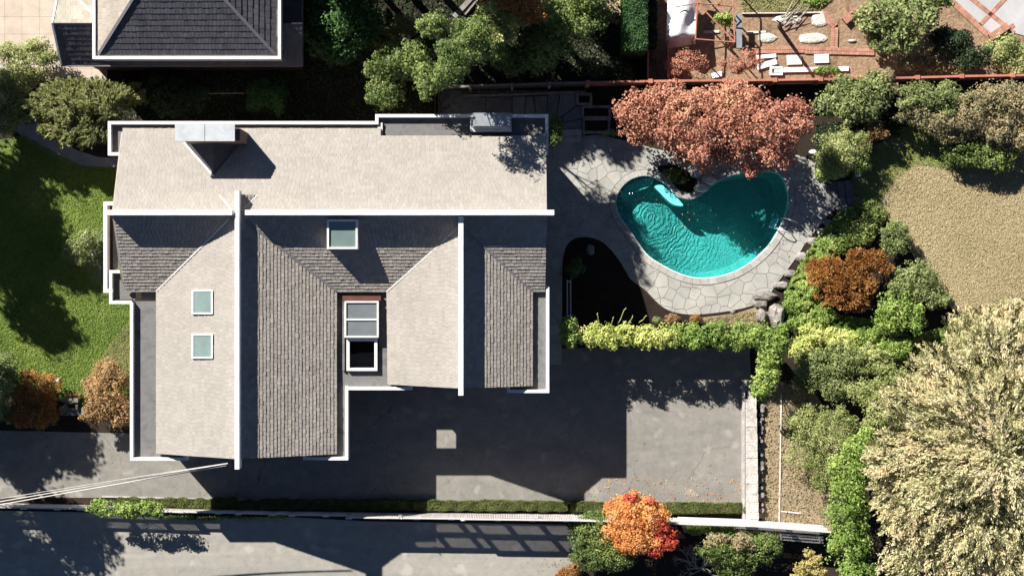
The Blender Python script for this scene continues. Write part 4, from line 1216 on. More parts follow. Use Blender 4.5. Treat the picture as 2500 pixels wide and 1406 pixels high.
for (x,y) in ((1634,5),(1696,5),(1630,100),(1694,95)): MB().bar(P(x,y,1.2)*1, Vector((P(x,y,1.2).x,P(x,y,1.2).y,0)), .03).build('pole', M['red_paint'], tarp)
sc = thing('scaffold', 'red tubular scaffold frame with diagonal braces beside the white tarp', 'scaffold', P(1750,60,0))
pts = {'a':(1703,8),'b':(1790,16),'c':(1698,96),'d':(1794,104),'e':(1700,-60),'f':(1790,-60)}
zt=2.2
def B_(p,z): return P(pts[p][0],pts[p][1],z)
for p,q,z1_,z2_ in (('a','b',zt,zt),('c','d',zt,zt),('a','c',zt,zt),('b','d',zt,zt),('a','e',zt,zt),('b','f',zt,zt)):
    MB().bar(B_(p,z1_),B_(q,z2_),.045).build('tube', M['red_paint'], sc)
MB().bar(B_('a',zt-.05),B_('d',zt-.15),.045).build('brace', M['red_paint'], sc)
MB().bar(P(1650,18,zt),B_('a',zt),.035).build('brace', M['red_paint'], sc)
MB().bar(P(1745,18,zt+.1),P(1772,-10,zt+.1),.035).build('brace', M['red_paint'], sc)
for p in 'abcdef': MB().bar(Vector((B_(p,zt).x,B_(p,zt).y,0)),B_(p,zt),.045).build('pole', M['red_paint'], sc)
def plank(lab, a, b, w, z0, z1, mat='pale_wood', cat='plank', group=None):
    o = MB().seg(P(*a,z1),P(*b,z1),w,z0,z1).build('plank' if cat=='plank' else cat.replace(' ','_'), M[mat], loc=P(*a)); tag(o,lab,cat,group)
plank('wide grey scaffold board standing beside the red frame',(1804,35),(1805,118),.32,1.0,1.06,'dull_metal')
plank('long thin white timber edging under the rough grass',(1812,33),(2000,31),.07,0.0,.2)
plank('white board across the soil, leftmost by the maple saplings',(1738,186),(1764,180),.3,.1,.14,'white_board')
plank('white board lying aslant left of the boxed end',(1848,165),(1896,150),.32,.12,.17,'white_board')
plank('long white board running right from the boxed end',(1890,172),(2072,168),.26,.1,.16,'white_board')
plank('white board half hidden under small red saplings',(1845,140),(1895,136),.22,.1,.14,'white_board')
plank('white square sheet lying on the soil left of the dark pole shadow',(1921,147),(1957,146),.55,.08,.12,'white_board')
plank('white square sheet lying on the soil right of the dark pole shadow',(1988,144),(2024,143),.5,.08,.12,'white_board')
plank('short pale plank under the scaffold',(1718,79),(1756,77),.15,.05,.1)
plank('pale plank lying left of the bare branches',(1820,80),(1870,78),.12,.05,.1)
bx = thing('wooden_box', 'small open white framed box at the left end of the long board', 'box', P(1895,172,0))
mb=MB(); frame(mb,1880,163,1911,184,5,0.02,.22); mb.build('frame', M['white_board'], bx); MB().pbox(1885,168,1906,179,.02,.08).build('bottom', M['brown_wood'], bx)
# brick edging paths
def brick_path(name, label, segs_, w):
    rt = thing(name, label, 'path', P(*segs_[0][0],0)); r=random.Random(5)
    for a,b in segs_:
        A,B=P(*a),P(*b); L=(B-A).length; d=(B-A)/L; n_=Vector((-d.y,d.x,0)); m_=MB(); t=0
        MB().seg(A,B,w,.01,.07).build('bed_slab', M['red_brick'], rt)
        while t < L-.09:
            k=0; 
            while k < w-.1:
                c=A+d*(t+.05)+n_*(k+.1-w/2)
                vv_=[c+d*sx*.045+n_*sy*.09+Vector((0,0,z)) for z in (.07,.105+r.uniform(0,.01)) for sx,sy in ((-1,-1),(1,-1),(1,1),(-1,1))]
                m_.add(vv_,[(3,2,1,0),(4,5,6,7),(0,1,5,4),(1,2,6,5),(2,3,7,6),(3,0,4,7)]); k+=.2
            t+=.1
        m_.build('bricks', M['red_brick'], rt, kind='stuff')
    return rt
brick_path('brick_edging','salmon brick edging strips crossing the dug garden soil',[((1812,124),(1965,122)),((1965,124),(2135,128)),((2036,118),(2038,68)),((2038,66),(2006,34))],.4)
def brick_step(lab,a,b,w,h):
    r_=thing('brick_step',lab,'step',P(*a)); A,B=P(*a,h),P(*b,h); L=(B-A).length; d=(B-A)/L
    MB().seg(A,B,w,0,h-.06).build('step_base', M['red_brick'], r_)
    n_=int(L/.11)
    for k in range(n_): MB().seg(A+d*(L*k/n_+.006),A+d*(L*(k+1)/n_-.006),w,h-.058,h).build('brick', M['red_brick'], r_)
brick_step('raised salmon brick step left of the big rhododendron',(2062,52),(2092,26),.42,.35)
brick_step('raised salmon brick step at the corner of the pale terrace',(2418,92),(2462,62),.4,.4)
# pale terrace at the top-right
tr = sheet('pale_terrace', [(2318,0),(2290,-40),(2900,-40),(2900,200),(2470,80),(2420,95),(2390,62)], M['patio_concrete'], .06, .05)
for a,b,w in (((2315,-3),(2425,98),.35),((2370,-3),(2475,82),.27),((2480,-30),(2392,62),.25),((2420,95),(2475,62),.27)):
    A,B=P(*a),P(*b); L=(B-A).length; d=(B-A)/L; n_=int(L/.105); m_=MB()
    MB().seg(A,B,w,.0,.068).build('band_base', M['red_brick'], tr)
    for k in range(n_): m_.seg(A+d*(L*k/n_+.005),A+d*(L*(k+1)/n_-.005),w-.02,.069,.085)
    m_.build('bricks', M['red_brick'], tr, kind='stuff')
# sand heaps and debris
for i,(x,y,rx,ry) in enumerate(((1872,92,22,12),(1925,50,34,14),(2000,48,20,18),(1985,95,36,14),(2080,100,10,4))):
    boulder('sand_heap', ['low pale sand heap below the pale plank','pale rubble heap under the bare branches','pale rubble patch right of the bare branches','large pale sand patch between the brick strips','small pale patch by the right brick strip'][i], x,y,rx,ry,.14,'pale_rock',i+70,cat='sand heap')
bb = thing('dead_branches', 'tangle of pale dead branches lying on the dug soil', 'branches', P(1930,50,0))
rb=random.Random(4)
for k in range(9):
    a=P(1900+rb.uniform(-4,40),62+rb.uniform(-25,10),.2); ang=rb.uniform(-.3,1.2); L=rb.uniform(.7,1.8)
    b=a+Vector((math.cos(ang)*L,math.sin(ang)*L,rb.uniform(0,.4))); MB().bar(a,b,.035,5,.015).build('branch', M['pale_bark'], bb)
po = thing('dead_tree', 'slim bare tree trunk leaning over the soil with a long dark shadow', 'tree', P(1902,66,0))
MB().bar(P(1902,66,0),P(1906,58,2.7),.12,8,.09).build('trunk', M['bark'], po)
MB().bar(P(1906,58,2.6),P(1896,50,3.0),.06,6,.03).build('branch', M['bark'], po)
# brown timbers at top centre
tm = thing('timber_pile', 'two weathered grey planks lying askew in the dark garden', 'planks', P(1135,20,0))
MB().seg(P(1108,42,.9),P(1165,-20,.9),.28,.3,.9).build('plank', M['grey_wood'], tm)
MB().seg(P(1130,42,.8),P(1172,-8,.8),.1,.2,.8).build('plank', M['grey_wood'], tm)
# white string line between the houses
tag(MB().bar(P(508,229,1.2),P(596,228,1.2),.015,5).build('clothes_line', M['cable'], loc=P(508,229,0)), 'thin pale line strung between dark shrubs under the neighbour house', 'line')
# overhead service cables
for lab,a,za,b,zb_,rr in (('upper pair of overhead service cables reaching the west gable',(-80,1238),6.0,(556,1131),7.0,.03),('lower overhead service cable below the main pair',(-80,1246),5.6,(552,1136),6.9,.028),('thin slack overhead wire above the main pair of cables',(-80,1230),6.1,(556,1130),7.1,.014)):
    A,B=P(*a,za),P(*b,zb_); m_=MB(); pr=A
    for k in range(1,17):
        t=k/16; q=A.lerp(B,t)-Vector((0,0,.5*4*t*(1-t)*.6)); m_.bar(pr,q,rr,6); pr=q
    tag(m_.build('overhead_cable', M['cable'], loc=(A.x,A.y,0)), lab, 'cable', 'cables from the street to the house')
# stone bench at the left
sb = thing('stone_bench', 'weathered grey stone bench between the two orange shrubs', 'bench', P(172,990,0))
MB().pbox(146,996,205,1014,0,.4).build('seat', M['grey_wood'], sb); MB().pbox(152,972,190,982,.4,.75).build('backrest', M['grey_wood'], sb)
for x in (158,184): MB().pbox(x,980,x+5,1000,.4,.6).build('armrest', M['grey_wood'], sb)
boulder('rock','small white garden stone beside the orange mound',142,928,7,6,.2,'pale_rock',91)
boulder('rock','small dark rock below the dry lawn shrubs',1790,760,7,6,.2,'rock',92)

# ------------------------------------------------------------------ VEGETATION
R = ragged
def cover(name,label,poly,n,size,mat,seed,zb=.05,h=.12):
    v,f=grass_mesh(poly,n,size,seed,zb,asp=.6,hills=h); 
    return tag(mk(name,v,f,F_[mat],kind='stuff'),label,'ground cover')
# --- copper maple over the pool
ml = [(1590,270,92,68,4.4,1.6),(1695,300,105,92,5.2,2.0),(1800,290,92,85,5.4,2.0),(1900,300,80,68,7.0,2.0),(1640,235,78,42,4.2,1.4),(1780,240,105,45,4.8,1.7),(1735,380,66,48,3.4,1.2),(1835,385,62,46,3.6,1.2),(1565,325,55,34,3.2,1.0),(1945,285,48,52,6.4,1.6),(1690,370,56,38,3.3,1.1),(1900,380,55,40,5.2,1.3)]
plant('maple_tree','wide copper red maple overhanging the top of the pool','tree', R(ml,1,4,.3), 'maple', tr=.2, leaf=.12, clump=.33, cover=2.1, asp=.8, rough=.7)
# --- top left
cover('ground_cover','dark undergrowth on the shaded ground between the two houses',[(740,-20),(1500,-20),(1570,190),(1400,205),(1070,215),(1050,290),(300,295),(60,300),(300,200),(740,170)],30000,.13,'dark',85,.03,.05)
plant('shrub','round pale green shrub in the top left corner by the terrace','shrub',R([(62,150,78,58,2.6,1.4),(40,190,55,40,2.3,1.2)],2),'pale',tr=.04,leaf=.1)
plant('shrub','grey green shrub cut by the left photo edge below the round pale one','shrub',R([(8,235,50,40,2.4,1.2),(10,300,45,40,2.2,1.1)],3),'grey_green',tr=.04,leaf=.11)
plant('conifer_tree','spreading olive green conifer over the curved garden path','tree',R([(150,250,95,60,4.6,1.6),(225,245,90,58,4.9,1.6),(180,310,85,50,4.0,1.4),(100,260,60,50,4.0,1.4),(318,232,34,36,3.6,1.1),(250,300,60,45,3.8,1.3)],4,5,.35),'olive',tr=.16,leaf=.13,kind='plume',asp=.55,clump=.34,cover=2.6)
plant('shrub','dark leafy shrub between the conifer and the thin pale line','shrub',R([(430,245,70,55,2.8,1.2),(380,225,50,45,2.4,1.1)],5),'dark',tr=.04)
plant('shrub','clipped dark green block shaped shrub below the neighbour house','shrub',R([(635,235,40,42,2.7,1.2),(670,235,38,42,2.7,1.2),(650,215,45,30,2.6,1.1)],6),'deep',tr=.04,leaf=.1)
# --- top centre
plant('rhododendron','dark glossy rhododendron beside the neighbour roof corner','shrub',R([(800,60,75,60,4.6,2.0),(860,50,75,60,5.0,2.1),(830,110,80,45,4.0,1.7),(770,10,55,40,4.2,1.6),(880,-20,80,40,4.6,1.8)],7,4),'deep',tr=.12,leaf=.16)
plant('shrub','olive brown low shrub right of the glossy rhododendron','shrub',R([(935,90,50,35,2.2,1.0),(985,60,40,30,2.0,.9)],8),'olive',tr=.04)
plant('laurel_tree','laurel with sunlit yellow green leaves above the stepped parapet','tree',R([(940,170,55,45,6.0,2.2),(1000,145,70,52,7.0,2.4),(1045,195,45,48,8.5,2.2),(940,228,50,40,5.4,1.9)],9,4),'green',tr=.16,leaf=.14)
plant('broadleaf_tree','dark green bushy tree left of the feathery conifer','tree',R([(1125,130,62,50,12.2,2.6),(1092,178,40,36,12.0,2.2),(1060,60,40,34,11.0,2.0),(1150,75,52,40,10.8,2.2),(1195,100,62,50,6.2,2.0),(1245,140,50,38,4.4,1.7)],10,4),'green',tr=.18,leaf=.13,cover=3.2)
plant('conifer_tree','pale feathery conifer in front of the orange tree at top centre','tree',R([(1200,35,42,32,6.6,1.4),(1240,55,42,32,6.4,1.4),(1215,85,35,24,6.4,1.2)],11,4,.4),'pale',tr=.12,leaf=.16,kind='spray',asp=.55)
plant('autumn_tree','rusty orange leaved tree at the top centre edge','tree',R([(1275,8,58,34,7.4,1.6),(1300,34,34,26,7.2,1.3),(1210,-15,50,30,5.6,1.6)],12,4),'orange',tr=.15,leaf=.13)
plant('broadleaf_tree','green and yellow mottled tree right of the orange one','tree',R([(1350,40,70,50,6.0,2.2),(1420,50,70,60,5.4,2.2),(1340,110,70,55,5.0,2.0),(1430,-10,60,40,6,2.2),(1300,150,60,35,4.2,1.6)],13,4),'green',tr=.2,leaf=.14)
plant('shrub','dark undergrowth shrub just above the board fence corner','shrub',R([(1450,170,50,35,2.0,.9),(1510,175,45,28,1.8,.8)],14),'dark',tr=.03)
plant('small_conifer','small blue green conifer above the dark board fence','shrub',R([(1137,168,16,15,1.6,.7)],15),'teal',tr=.03,leaf=.1)
plant('bush','round dark bush by the north-east corner of the house','shrub',R([(1355,308,22,28,1.7,.8),(1355,335,20,20,1.5,.7)],16),'green',tr=.03,leaf=.1)
plant('ground_plant','bright low plant at the patio edge left of the copper maple','plant',R([(1490,325,20,9,.4,.25)],17),'bright',tr=.02,leaf=.1)
# clipped hedge top
hd = thing('clipped_hedge','tall narrow clipped green hedge at the top beside the tarp','hedge',P(1550,50,0))
def hedge_block(x0,y0,x1,y1,h,seed,leaf=.08,dens=1.0,wob=.05):
    r=np.random.default_rng(seed); a=P(x0,y0,h); b=P(x1,y1,h); 
    X0,X1=min(a.x,b.x),max(a.x,b.x); Y0,Y1=min(a.y,b.y),max(a.y,b.y); W_,D_=X1-X0,Y1-Y0
    pos=[];nor=[]
    def face(n,fn,nv):
        s=r.random(n); t=r.random(n); q=fn(s,t); pos.append(q); nor.append(np.tile(np.array(nv,float),(n,1)))
    k=dens*2.4/(leaf*leaf*.31)
    face(int(W_*D_*k),lambda s,t:np.stack([X0+s*W_,Y0+t*D_,np.full_like(s,h)],1),(0,0,1))
    for yy_,ny2 in ((Y0,-1),(Y1,1)): face(int(W_*h*k),lambda s,t:np.stack([X0+s*W_,np.full_like(s,yy_),.05+t*(h-.05)],1),(0,ny2,.3))
    for xx,nx2 in ((X0,-1),(X1,1)): face(int(D_*h*k),lambda s,t:np.stack([np.full_like(s,xx),Y0+s*D_,.05+t*(h-.05)],1),(nx2,0,.3))
    p=np.concatenate(pos);q=np.concatenate(nor)
    w=np.sin(p[:,0]*6.3+seed)*np.sin(p[:,1]*7.7+p[:,2]*5)*wob+r.normal(size=len(p))*.025+np.sin(p[:,0]*1.7+seed*2)*wob*.6
    p=p+q*w[:,None]; p[:,2]=np.maximum(p[:,2],.03)
    return leaves(p,q+r.normal(size=q.shape)*.55,leaf,.62,seed+1)
def hedge(name,label,box,h,mat,seed,group=None,stem=True,**k):
    x0,y0,x1,y1=box; rt=thing(name,label,'hedge',P((x0+x1)/2,(y0+y1)/2,0),group)
    v,f=hedge_block(x0,y0,x1,y1,h,seed,**k); mk('foliage',v,f,F_[mat],rt)
    a=P(x0,y0,h*.9);b=P(x1,y1,h*.9); e=.12
    MB().box(a.x+e,b.y+e,0,b.x-e,a.y-e,h*.86).build('stem_core',M['bark'],rt); return rt
COL.objects.unlink(hd); bpy.data.objects.remove(hd)
hedge('clipped_hedge','tall narrow clipped green hedge at the top beside the tarp',(1526,-40,1580,122),3.2,'deep',61,leaf=.1)
hedge('clipped_hedge','dull brown lower hedge strip right of the tall clipped hedge',(1582,-40,1604,110),1.8,'dark',62,leaf=.1)
# boxwood along the driveway
bw=[((285,1218,430,1236),'low boxwood hedge by the climbing vine, left part'),((432,1219,572,1240),'low boxwood hedge right of the climbing vine'),((575,1222,800,1243),'shaded boxwood hedge below the west wing'),((802,1222,1004,1245),'shaded boxwood hedge left of the long sunlit one'),((1008,1224,1312,1246),'long sunlit boxwood hedge at the driveway middle'),((1314,1226,1386,1247),'short boxwood hedge left of the gap'),((1396,1228,1500,1248),'boxwood hedge right of the gap, left of the autumn tree'),((1502,1230,1820,1252),'boxwood hedge at the right end of the driveway')]
for i,(b,lab) in enumerate(bw): hedge('boxwood_hedge',lab,b,.55,'boxwood',70+i,'boxwood hedges along the driveway',leaf=.06,wob=.05)
# climber on the fence
plant('climbing_vine','leafy green climber hanging over the left part of the fence','vine',R([(255,1240,45,20,2.6,.6),(310,1243,45,20,2.8,.7),(365,1243,40,20,2.7,.6)],18,4,.45),'bright',tr=.03,leaf=.13)
plant('ground_plant','strip of low green weeds along the fence foot','plants',[(440,1262,45,6,.3,.25),(520,1264,50,5,.3,.25),(600,1264,50,5,.3,.25),(670,1263,40,5,.3,.25)],'bright',tr=.02,leaf=.09,clump=.12)
# fallen leaves and litter
def litter(name,label,poly,n,size,mat,seed,z):
    v,f=grass_mesh(poly,n,size,seed,z,asp=.7); return tag(mk(name,v,f,F_[mat],kind='stuff'),label,'fallen leaves')
litter('fallen_leaves','fallen orange leaves scattered on the driveway near the autumn tree',[(1400,1150),(1560,1160),(1810,1170),(1812,1226),(1400,1222)],260,.1,'autumn',90,.02)
litter('fallen_leaves','fine brown leaf litter over the driveway and its edges',[(860,970),(1810,900),(1812,1226),(300,1208),(0,1200),(0,1060),(320,1080),(860,1130)],420,.07,'brown',91,.02)
litter('fallen_leaves','copper leaves fallen on the patio below the copper maple',[(1500,340),(1600,370),(1740,450),(1930,400),(2010,480),(1900,690),(1500,470)],200,.08,'maple',92,.1)
litter('fallen_leaves','dry leaves blown along the road edge by the green bush',[(1180,1300),(1400,1300),(1380,1406),(1330,1406),(1250,1360)],160,.08,'brown',93,.02)
# --- left side
plant('shrub','bright orange mound shaped shrub left of the stone bench','shrub',R([(88,945,62,42,2.2,1.2),(85,995,68,55,1.9,1.0)],19),'orange',tr=.04,leaf=.09)
plant('small_maple','brown and tan leaved small maple against the west wall','tree',R([(255,960,60,60,2.9,1.2),(265,910,48,40,2.6,1.0),(290,1010,40,40,2.4,1.0),(240,1005,40,35,2.4,.9)],20,4),'brown',tr=.07,leaf=.11)
plant('shrub','dark green shrub at the left edge above the orange mound','shrub',R([(10,890,42,34,2.4,1.1),(14,940,34,30,2.3,1.0),(5,1000,30,40,2.0,1.0)],21),'grey_green',tr=.04,leaf=.11)
plant('shrub','grey leaved shrub with pale flowers beside the west landing','shrub',R([(185,612,42,38,1.8,.9),(215,585,25,25,1.6,.8)],22),'grey_green',tr=.04,leaf=.09)
plant('ground_plant','reddish low plant just above the stone bench','plant',R([(182,968,18,10,.6,.35)],23),'brown',tr=.02,leaf=.08)
# --- right of the pool
plant('rhododendron','glossy green rhododendron right of the copper maple by the red fence','shrub',R([(2070,240,70,55,3.2,1.4),(2120,235,65,55,3.4,1.5),(2090,275,60,35,2.8,1.2),(2150,210,40,40,3.0,1.2)],24,4),'grey_green',tr=.1,leaf=.16)
plant('shrub','round pale green shrub between the copper maple and dry lawn','shrub',R([(2060,360,68,58,3.0,1.4),(2035,395,45,40,2.4,1.1)],25),'pale',tr=.05,leaf=.09)
plant('small_maple','small reddish brown shrub above the dry lawn','shrub',R([(2135,320,32,28,2.0,.8),(2110,345,22,20,1.8,.7)],26),'brown',tr=.04,leaf=.1)
plant('shrub','bright green low bush below the round pale shrub','shrub',R([(2100,398,28,28,1.5,.7),(2015,425,30,20,1.2,.6)],27),'bright',tr=.03,leaf=.11)
plant('shrub','grey green tall shrub at the left of the hedge row along the red fence','shrub',R([(2250,235,65,40,3.2,1.3),(2310,240,60,42,3.4,1.4)],28,4),'grey_green',tr=.06,leaf=.12)
plant('shrub','tan leaved shrub in the middle of the hedge row','shrub',R([(2300,290,70,45,2.9,1.3),(2360,280,60,50,3.2,1.4),(2330,330,50,30,2.3,1.0),(2240,280,50,30,2.6,1.1)],29,4),'tan_green',tr=.06,leaf=.12)
plant('shrub','pale green and tan shrub at the right end of the hedge row','shrub',R([(2420,240,70,45,3.4,1.4),(2490,250,60,50,3.4,1.4),(2450,300,60,45,3.0,1.3),(2500,330,45,40,2.6,1.1)],30,4),'tan_green',tr=.06,leaf=.12)
plant('shrub','broad green shrub spreading over the top of the dry lawn','shrub',R([(2370,370,70,42,2.0,1.0),(2430,385,55,38,1.8,.9),(2340,385,45,25,1.5,.7)],31,4),'green',tr=.05,leaf=.13)
plant('rhododendron','large sunlit rhododendron above the red fence near the pale terrace','shrub',R([(2150,40,65,50,3.6,1.5),(2220,40,80,55,4.0,1.7),(2190,90,70,45,3.2,1.4),(2260,0,60,40,3.6,1.5)],32,5),'grey_green',tr=.12,leaf=.19)
plant('shrub','shaded dark shrub between the rhododendron and pale terrace','shrub',R([(2330,100,55,35,2.4,1.1),(2370,140,50,35,2.2,1.0)],33,4),'dark',tr=.05,leaf=.14)
plant('shrub','pale leaved shrub at the right edge above the red fence','shrub',R([(2450,120,45,40,2.4,1.1),(2480,150,45,40,2.2,1.0)],34,4),'pale',tr=.05,leaf=.13)
plant('shrub','brownish shaded shrub in the corner behind the red fence','shrub',R([(2290,150,60,30,1.6,.8),(2220,150,50,28,1.6,.8),(2330,160,50,25,1.5,.7)],35,4),'tan_green',tr=.04,leaf=.11)
plant('small_tree','thin brown leaved sapling straddling the red fence','tree',R([(2165,185,22,20,2.8,.8),(2130,180,22,14,2.4,.6),(2180,215,16,16,2.6,.7)],36,4),'tan_green',tr=.05,leaf=.1)
plant('ground_plant','low green weeds over the end of the long white board','plant',R([(2020,172,38,10,.45,.3)],37),'bright',tr=.02,leaf=.11)
plant('sapling','small dark red sapling above the copper maple, left one','tree',R([(1690,150,50,28,2.0,.8),(1650,160,36,20,1.8,.6)],38,4),'maple',tr=.03,leaf=.09,cover=.7)
plant('sapling','small copper sapling over the white boards','tree',R([(1790,160,40,22,2.3,.7),(1835,150,30,26,2.4,.7)],39,4),'maple',tr=.03,leaf=.1,cover=1.0)
plant('shrub','bright green shrub inside the red scaffold','shrub',R([(1765,48,26,20,1.6,.7)],40,5),'bright',tr=.03,leaf=.14)
plant('shrub','bright grass green clump at the top edge above the soil','plant',R([(1990,2,30,16,.4,.3)],401,3),'bright',tr=.02,leaf=.09)
# pool garden
cover('ground_cover','dense green ground cover right of the pool patio',[(2080,500),(2130,500),(2160,540),(2120,600),(2010,640),(1985,700),(1960,720),(1915,715),(1935,670),(1965,620),(2000,570),(2045,520)],26000,.12,'bright',81,.12,.16)
cover('ground_cover','shaded green ground cover round the orange shrub',[(1915,700),(1990,720),(2050,770),(2140,780),(2220,820),(2330,790),(2350,850),(2150,900),(2050,860),(1935,800),(1910,760)],30000,.12,'bright',82,.1,.14)
cover('ground_cover','dark foliage litter under the shrubs by the red fence',[(1990,300),(2200,300),(2200,330),(2110,360),(2080,430),(2060,470),(1990,440)],6000,.13,'dark',83,.03,.04)
plant('shrub','small pale green bush at the corner of the dry lawn','shrub',R([(2190,588,42,46,1.9,.9)],41,5),'grey_green',tr=.04,leaf=.11)
plant('shrub','green bush touching the small pale one on its left','shrub',R([(2130,520,40,28,1.5,.7),(2100,560,45,35,1.4,.6)],42,4),'green',tr=.03,leaf=.12)
plant('japanese_maple','orange brown weeping maple right of the pool, sunlit in its middle','tree',R([(2060,690,80,62,2.6,1.2),(2120,640,50,40,2.4,1.0),(2010,660,40,30,1.9,.8),(2070,730,60,35,2.2,.9)],43,5),'orange',tr=.07,leaf=.1,kind='spray')
plant('shrub','grey green bush between the weeping maple and dry lawn','shrub',R([(2240,680,66,50,2.4,1.1),(2270,720,50,40,2.1,1.0)],44,4),'grey_green',tr=.05,leaf=.12)
plant('shrub','yellow green rhododendron bush below the grey green one','shrub',R([(2200,755,68,58,2.5,1.2),(2180,785,50,35,2.1,1.0)],45,4),'bright',tr=.05,leaf=.14)
plant('shrub','pale olive shrub mass merging into the left flank of the big cedar','shrub',R([(2130,880,60,42,2.2,1.0),(2170,930,55,42,2.4,1.1),(2110,960,50,40,2.4,1.1),(2150,1010,50,50,3.0,1.2)],541,5),'pale',tr=.05,leaf=.12)
cover('ground_cover','sparse weeds on the dry soil strip beside the stone wall',[(1865,960),(1905,940),(1990,960),(2060,1100),(2040,1280),(1865,1270)],3500,.1,'tan_green',86,.02,.02)
plant('shrub','low bright green shrubs filling the slope below the patio boulders','shrub',R([(1950,745,34,26,1.0,.5),(1985,700,30,26,1.0,.5),(1965,790,40,24,1.1,.5),(2010,770,34,24,1.0,.5)],551,4),'bright',tr=.03,leaf=.11)
plant('shrub','bright green low shrub above the weeping orange maple','shrub',R([(2040,600,36,28,1.2,.6),(2070,575,32,26,1.2,.6),(2010,635,26,24,1.0,.5)],552,4),'bright',tr=.03,leaf=.11)
plant('shrub','yellow green shrub filling the slope between bushes and cedar','shrub',R([(2120,820,44,28,1.3,.6),(2180,850,44,30,1.5,.7),(2090,850,36,26,1.3,.6)],553,4),'bright',tr=.03,leaf=.11)
# vine hedge
vh=[(1440+i*46,820+ (4 if i%2 else -3)+i*.6,34,31,3.9+.15*math.sin(i*2.1),.8) for i in range(5)]
vh2=[(1665+i*46,820+ (4 if i%2 else -3),36,33,4.0+.15*math.sin(i*1.7),.8) for i in range(6)]
plant('vine_hedge','sunlit yellow green vine covered hedge between driveway and pool','hedge',R(vh,46,5,.45),'yellow_green',tr=.07,leaf=.13)
plant('vine_hedge','darker green right half of the vine covered hedge','hedge',R(vh2,47,5,.45),'bright',tr=.07,leaf=.13)
plant('vine_hedge','vine hedge arm turning down along the stone wall','hedge',R([(1885,850,42,38,4.0,.8),(1880,890,34,36,3.8,.8),(1868,930,34,36,3.5,.8),(1862,955,26,20,3.2,.7)],48,5,.45),'bright',tr=.07,leaf=.13)
plant('shrub','round bright green shrub at the left end of the vine hedge','shrub',R([(1388,795,25,26,4.3,1.1),(1390,825,26,24,4.3,1.1)],49,5),'bright',tr=.05,leaf=.12)
# supporting lattice posts of the vine hedge
vt = thing('trellis','timber trellis screen inside the vine hedge','trellis',P(1650,822,0))
A,B=P(1400,818),P(1860,820)
for k in range(23):
    q=A.lerp(B,k/22); MB().box(q.x-.03,q.y-.03,0,q.x+.03,q.y+.03,3.1).build('slat',M['grey_wood'],vt)
MB().seg(A,B,.04,.1,2.6).build('screen',M['grey_wood'],vt)
tn = thing('vine_tendrils','curling vine tendrils reaching up from the hedge into the bed','vine',P(1510,780,0))
rt_=random.Random(6)
for (x,y,dx,dy) in ((1508,790,20,-38),(1462,790,-4,-26),(1492,792,6,-18),(1535,790,10,-20),(1560,788,20,-18)):
    m_=MB(); pr=P(x,y,3.2)
    for k in range(1,7):
        q=P(x+dx*k/6+rt_.uniform(-2,2),y+dy*k/6,3.3+.05*k); m_.bar(pr,q,.02,5); pr=q
    m_.build('tendril',F_['yellow_green'],tn)
plant('shrub','leafy green bush in the dark bed beside the house','shrub',R([(1408,655,24,24,1.3,.6)],50,5),'deep',tr=.03,leaf=.12)
plant('shrub','small yellow green bush in the little bed at the pool edge','shrub',R([(1640,425,22,16,.9,.4),(1665,440,16,10,.7,.3)],51,4),'green',tr=.02,leaf=.09)
for (x,y,r_,lab,mt) in ((1642,779,20,'low brown dome shaped plant by the patio, larger one','brown'),(1698,777,15,'low brown dome shaped plant by the patio, smaller right one','orange'),(1605,782,14,'low pale green dome plant left of the brown domes','grey_green')):
    plant('dome_plant',lab,'plant',[(x,y,r_,r_*.75,.8,.5)],mt,tr=.02,leaf=.05,clump=.1,cover=4,group='dome plants along the patio')
cover('ground_cover','scattered dry leaves on the soil beside the standing stone',[(1700,778),(1760,772),(1830,758),(1850,760),(1850,795),(1720,795)],2500,.09,'tan_green',84,.03,.03)
# right lower
plant('shrub','yellow green spreading shrub right of the vine hedge corner','shrub',R([(1990,820,55,30,1.6,.7),(2060,840,50,32,1.6,.7),(1960,850,40,30,1.6,.7)],52,5),'yellow_green',tr=.03,leaf=.12)
plant('shrub','broad grey green shrub below the yellow green one','shrub',R([(2000,900,62,42,2.4,1.1),(2060,880,60,50,2.4,1.1),(2030,940,60,35,2.2,1.0),(1970,930,35,30,2.0,.9)],53,4),'grey_green',tr=.05,leaf=.11)
plant('shrub','loose olive shrub with bare twigs over the dry soil strip','shrub',R([(1990,1040,70,50,2.4,1.0),(1970,1100,55,55,2.0,.9),(2040,1060,60,70,2.8,1.2),(2010,1150,40,50,2.0,.9),(1960,1010,40,30,1.8,.8)],54,6,.35),'pale',tr=.05,leaf=.09,cover=.85)
plant('conifer_tree','bright green upright conifer along the left side of the big cedar','tree',R([(2075,1150,52,70,3.8,1.6),(2070,1240,60,80,4.2,1.8),(2080,1330,60,70,4.0,1.7),(2100,1400,50,40,3.8,1.5),(2110,1090,45,50,3.4,1.4)],55,6,.35),'bright',tr=.14,leaf=.14)
ced=[(2330,900,110,80,7.0,2.4),(2430,860,100,90,8.0,2.8),(2250,1000,110,90,7.0,2.6),(2380,1020,130,110,9.5,3.2),(2480,1000,90,120,9.0,3.0),(2220,1120,110,90,6.6,2.5),(2350,1180,130,110,9.8,3.4),(2460,1180,100,120,9.6,3.2),(2260,1270,120,100,7.6,2.8),(2400,1320,120,100,9.0,3.2),(2480,1380,90,80,8.6,3.0),(2250,1380,110,70,6.8,2.5),(2400,790,90,45,6.0,2.0),(2480,780,70,50,6.4,2.2),(2180,1200,60,70,5.2,2.0)]
plant('cedar_tree','huge pale golden green cedar filling the lower right corner','tree',R(ced,56,7,.3),'cedar',tr=.35,leaf=.13,kind='plume',asp=.5,clump=.42,cover=1.25,parts=[([(a,b,c*.93,d*.93,e-.45,f*.9) for a,b,c,d,e,f in ced],'cedar_inner')])
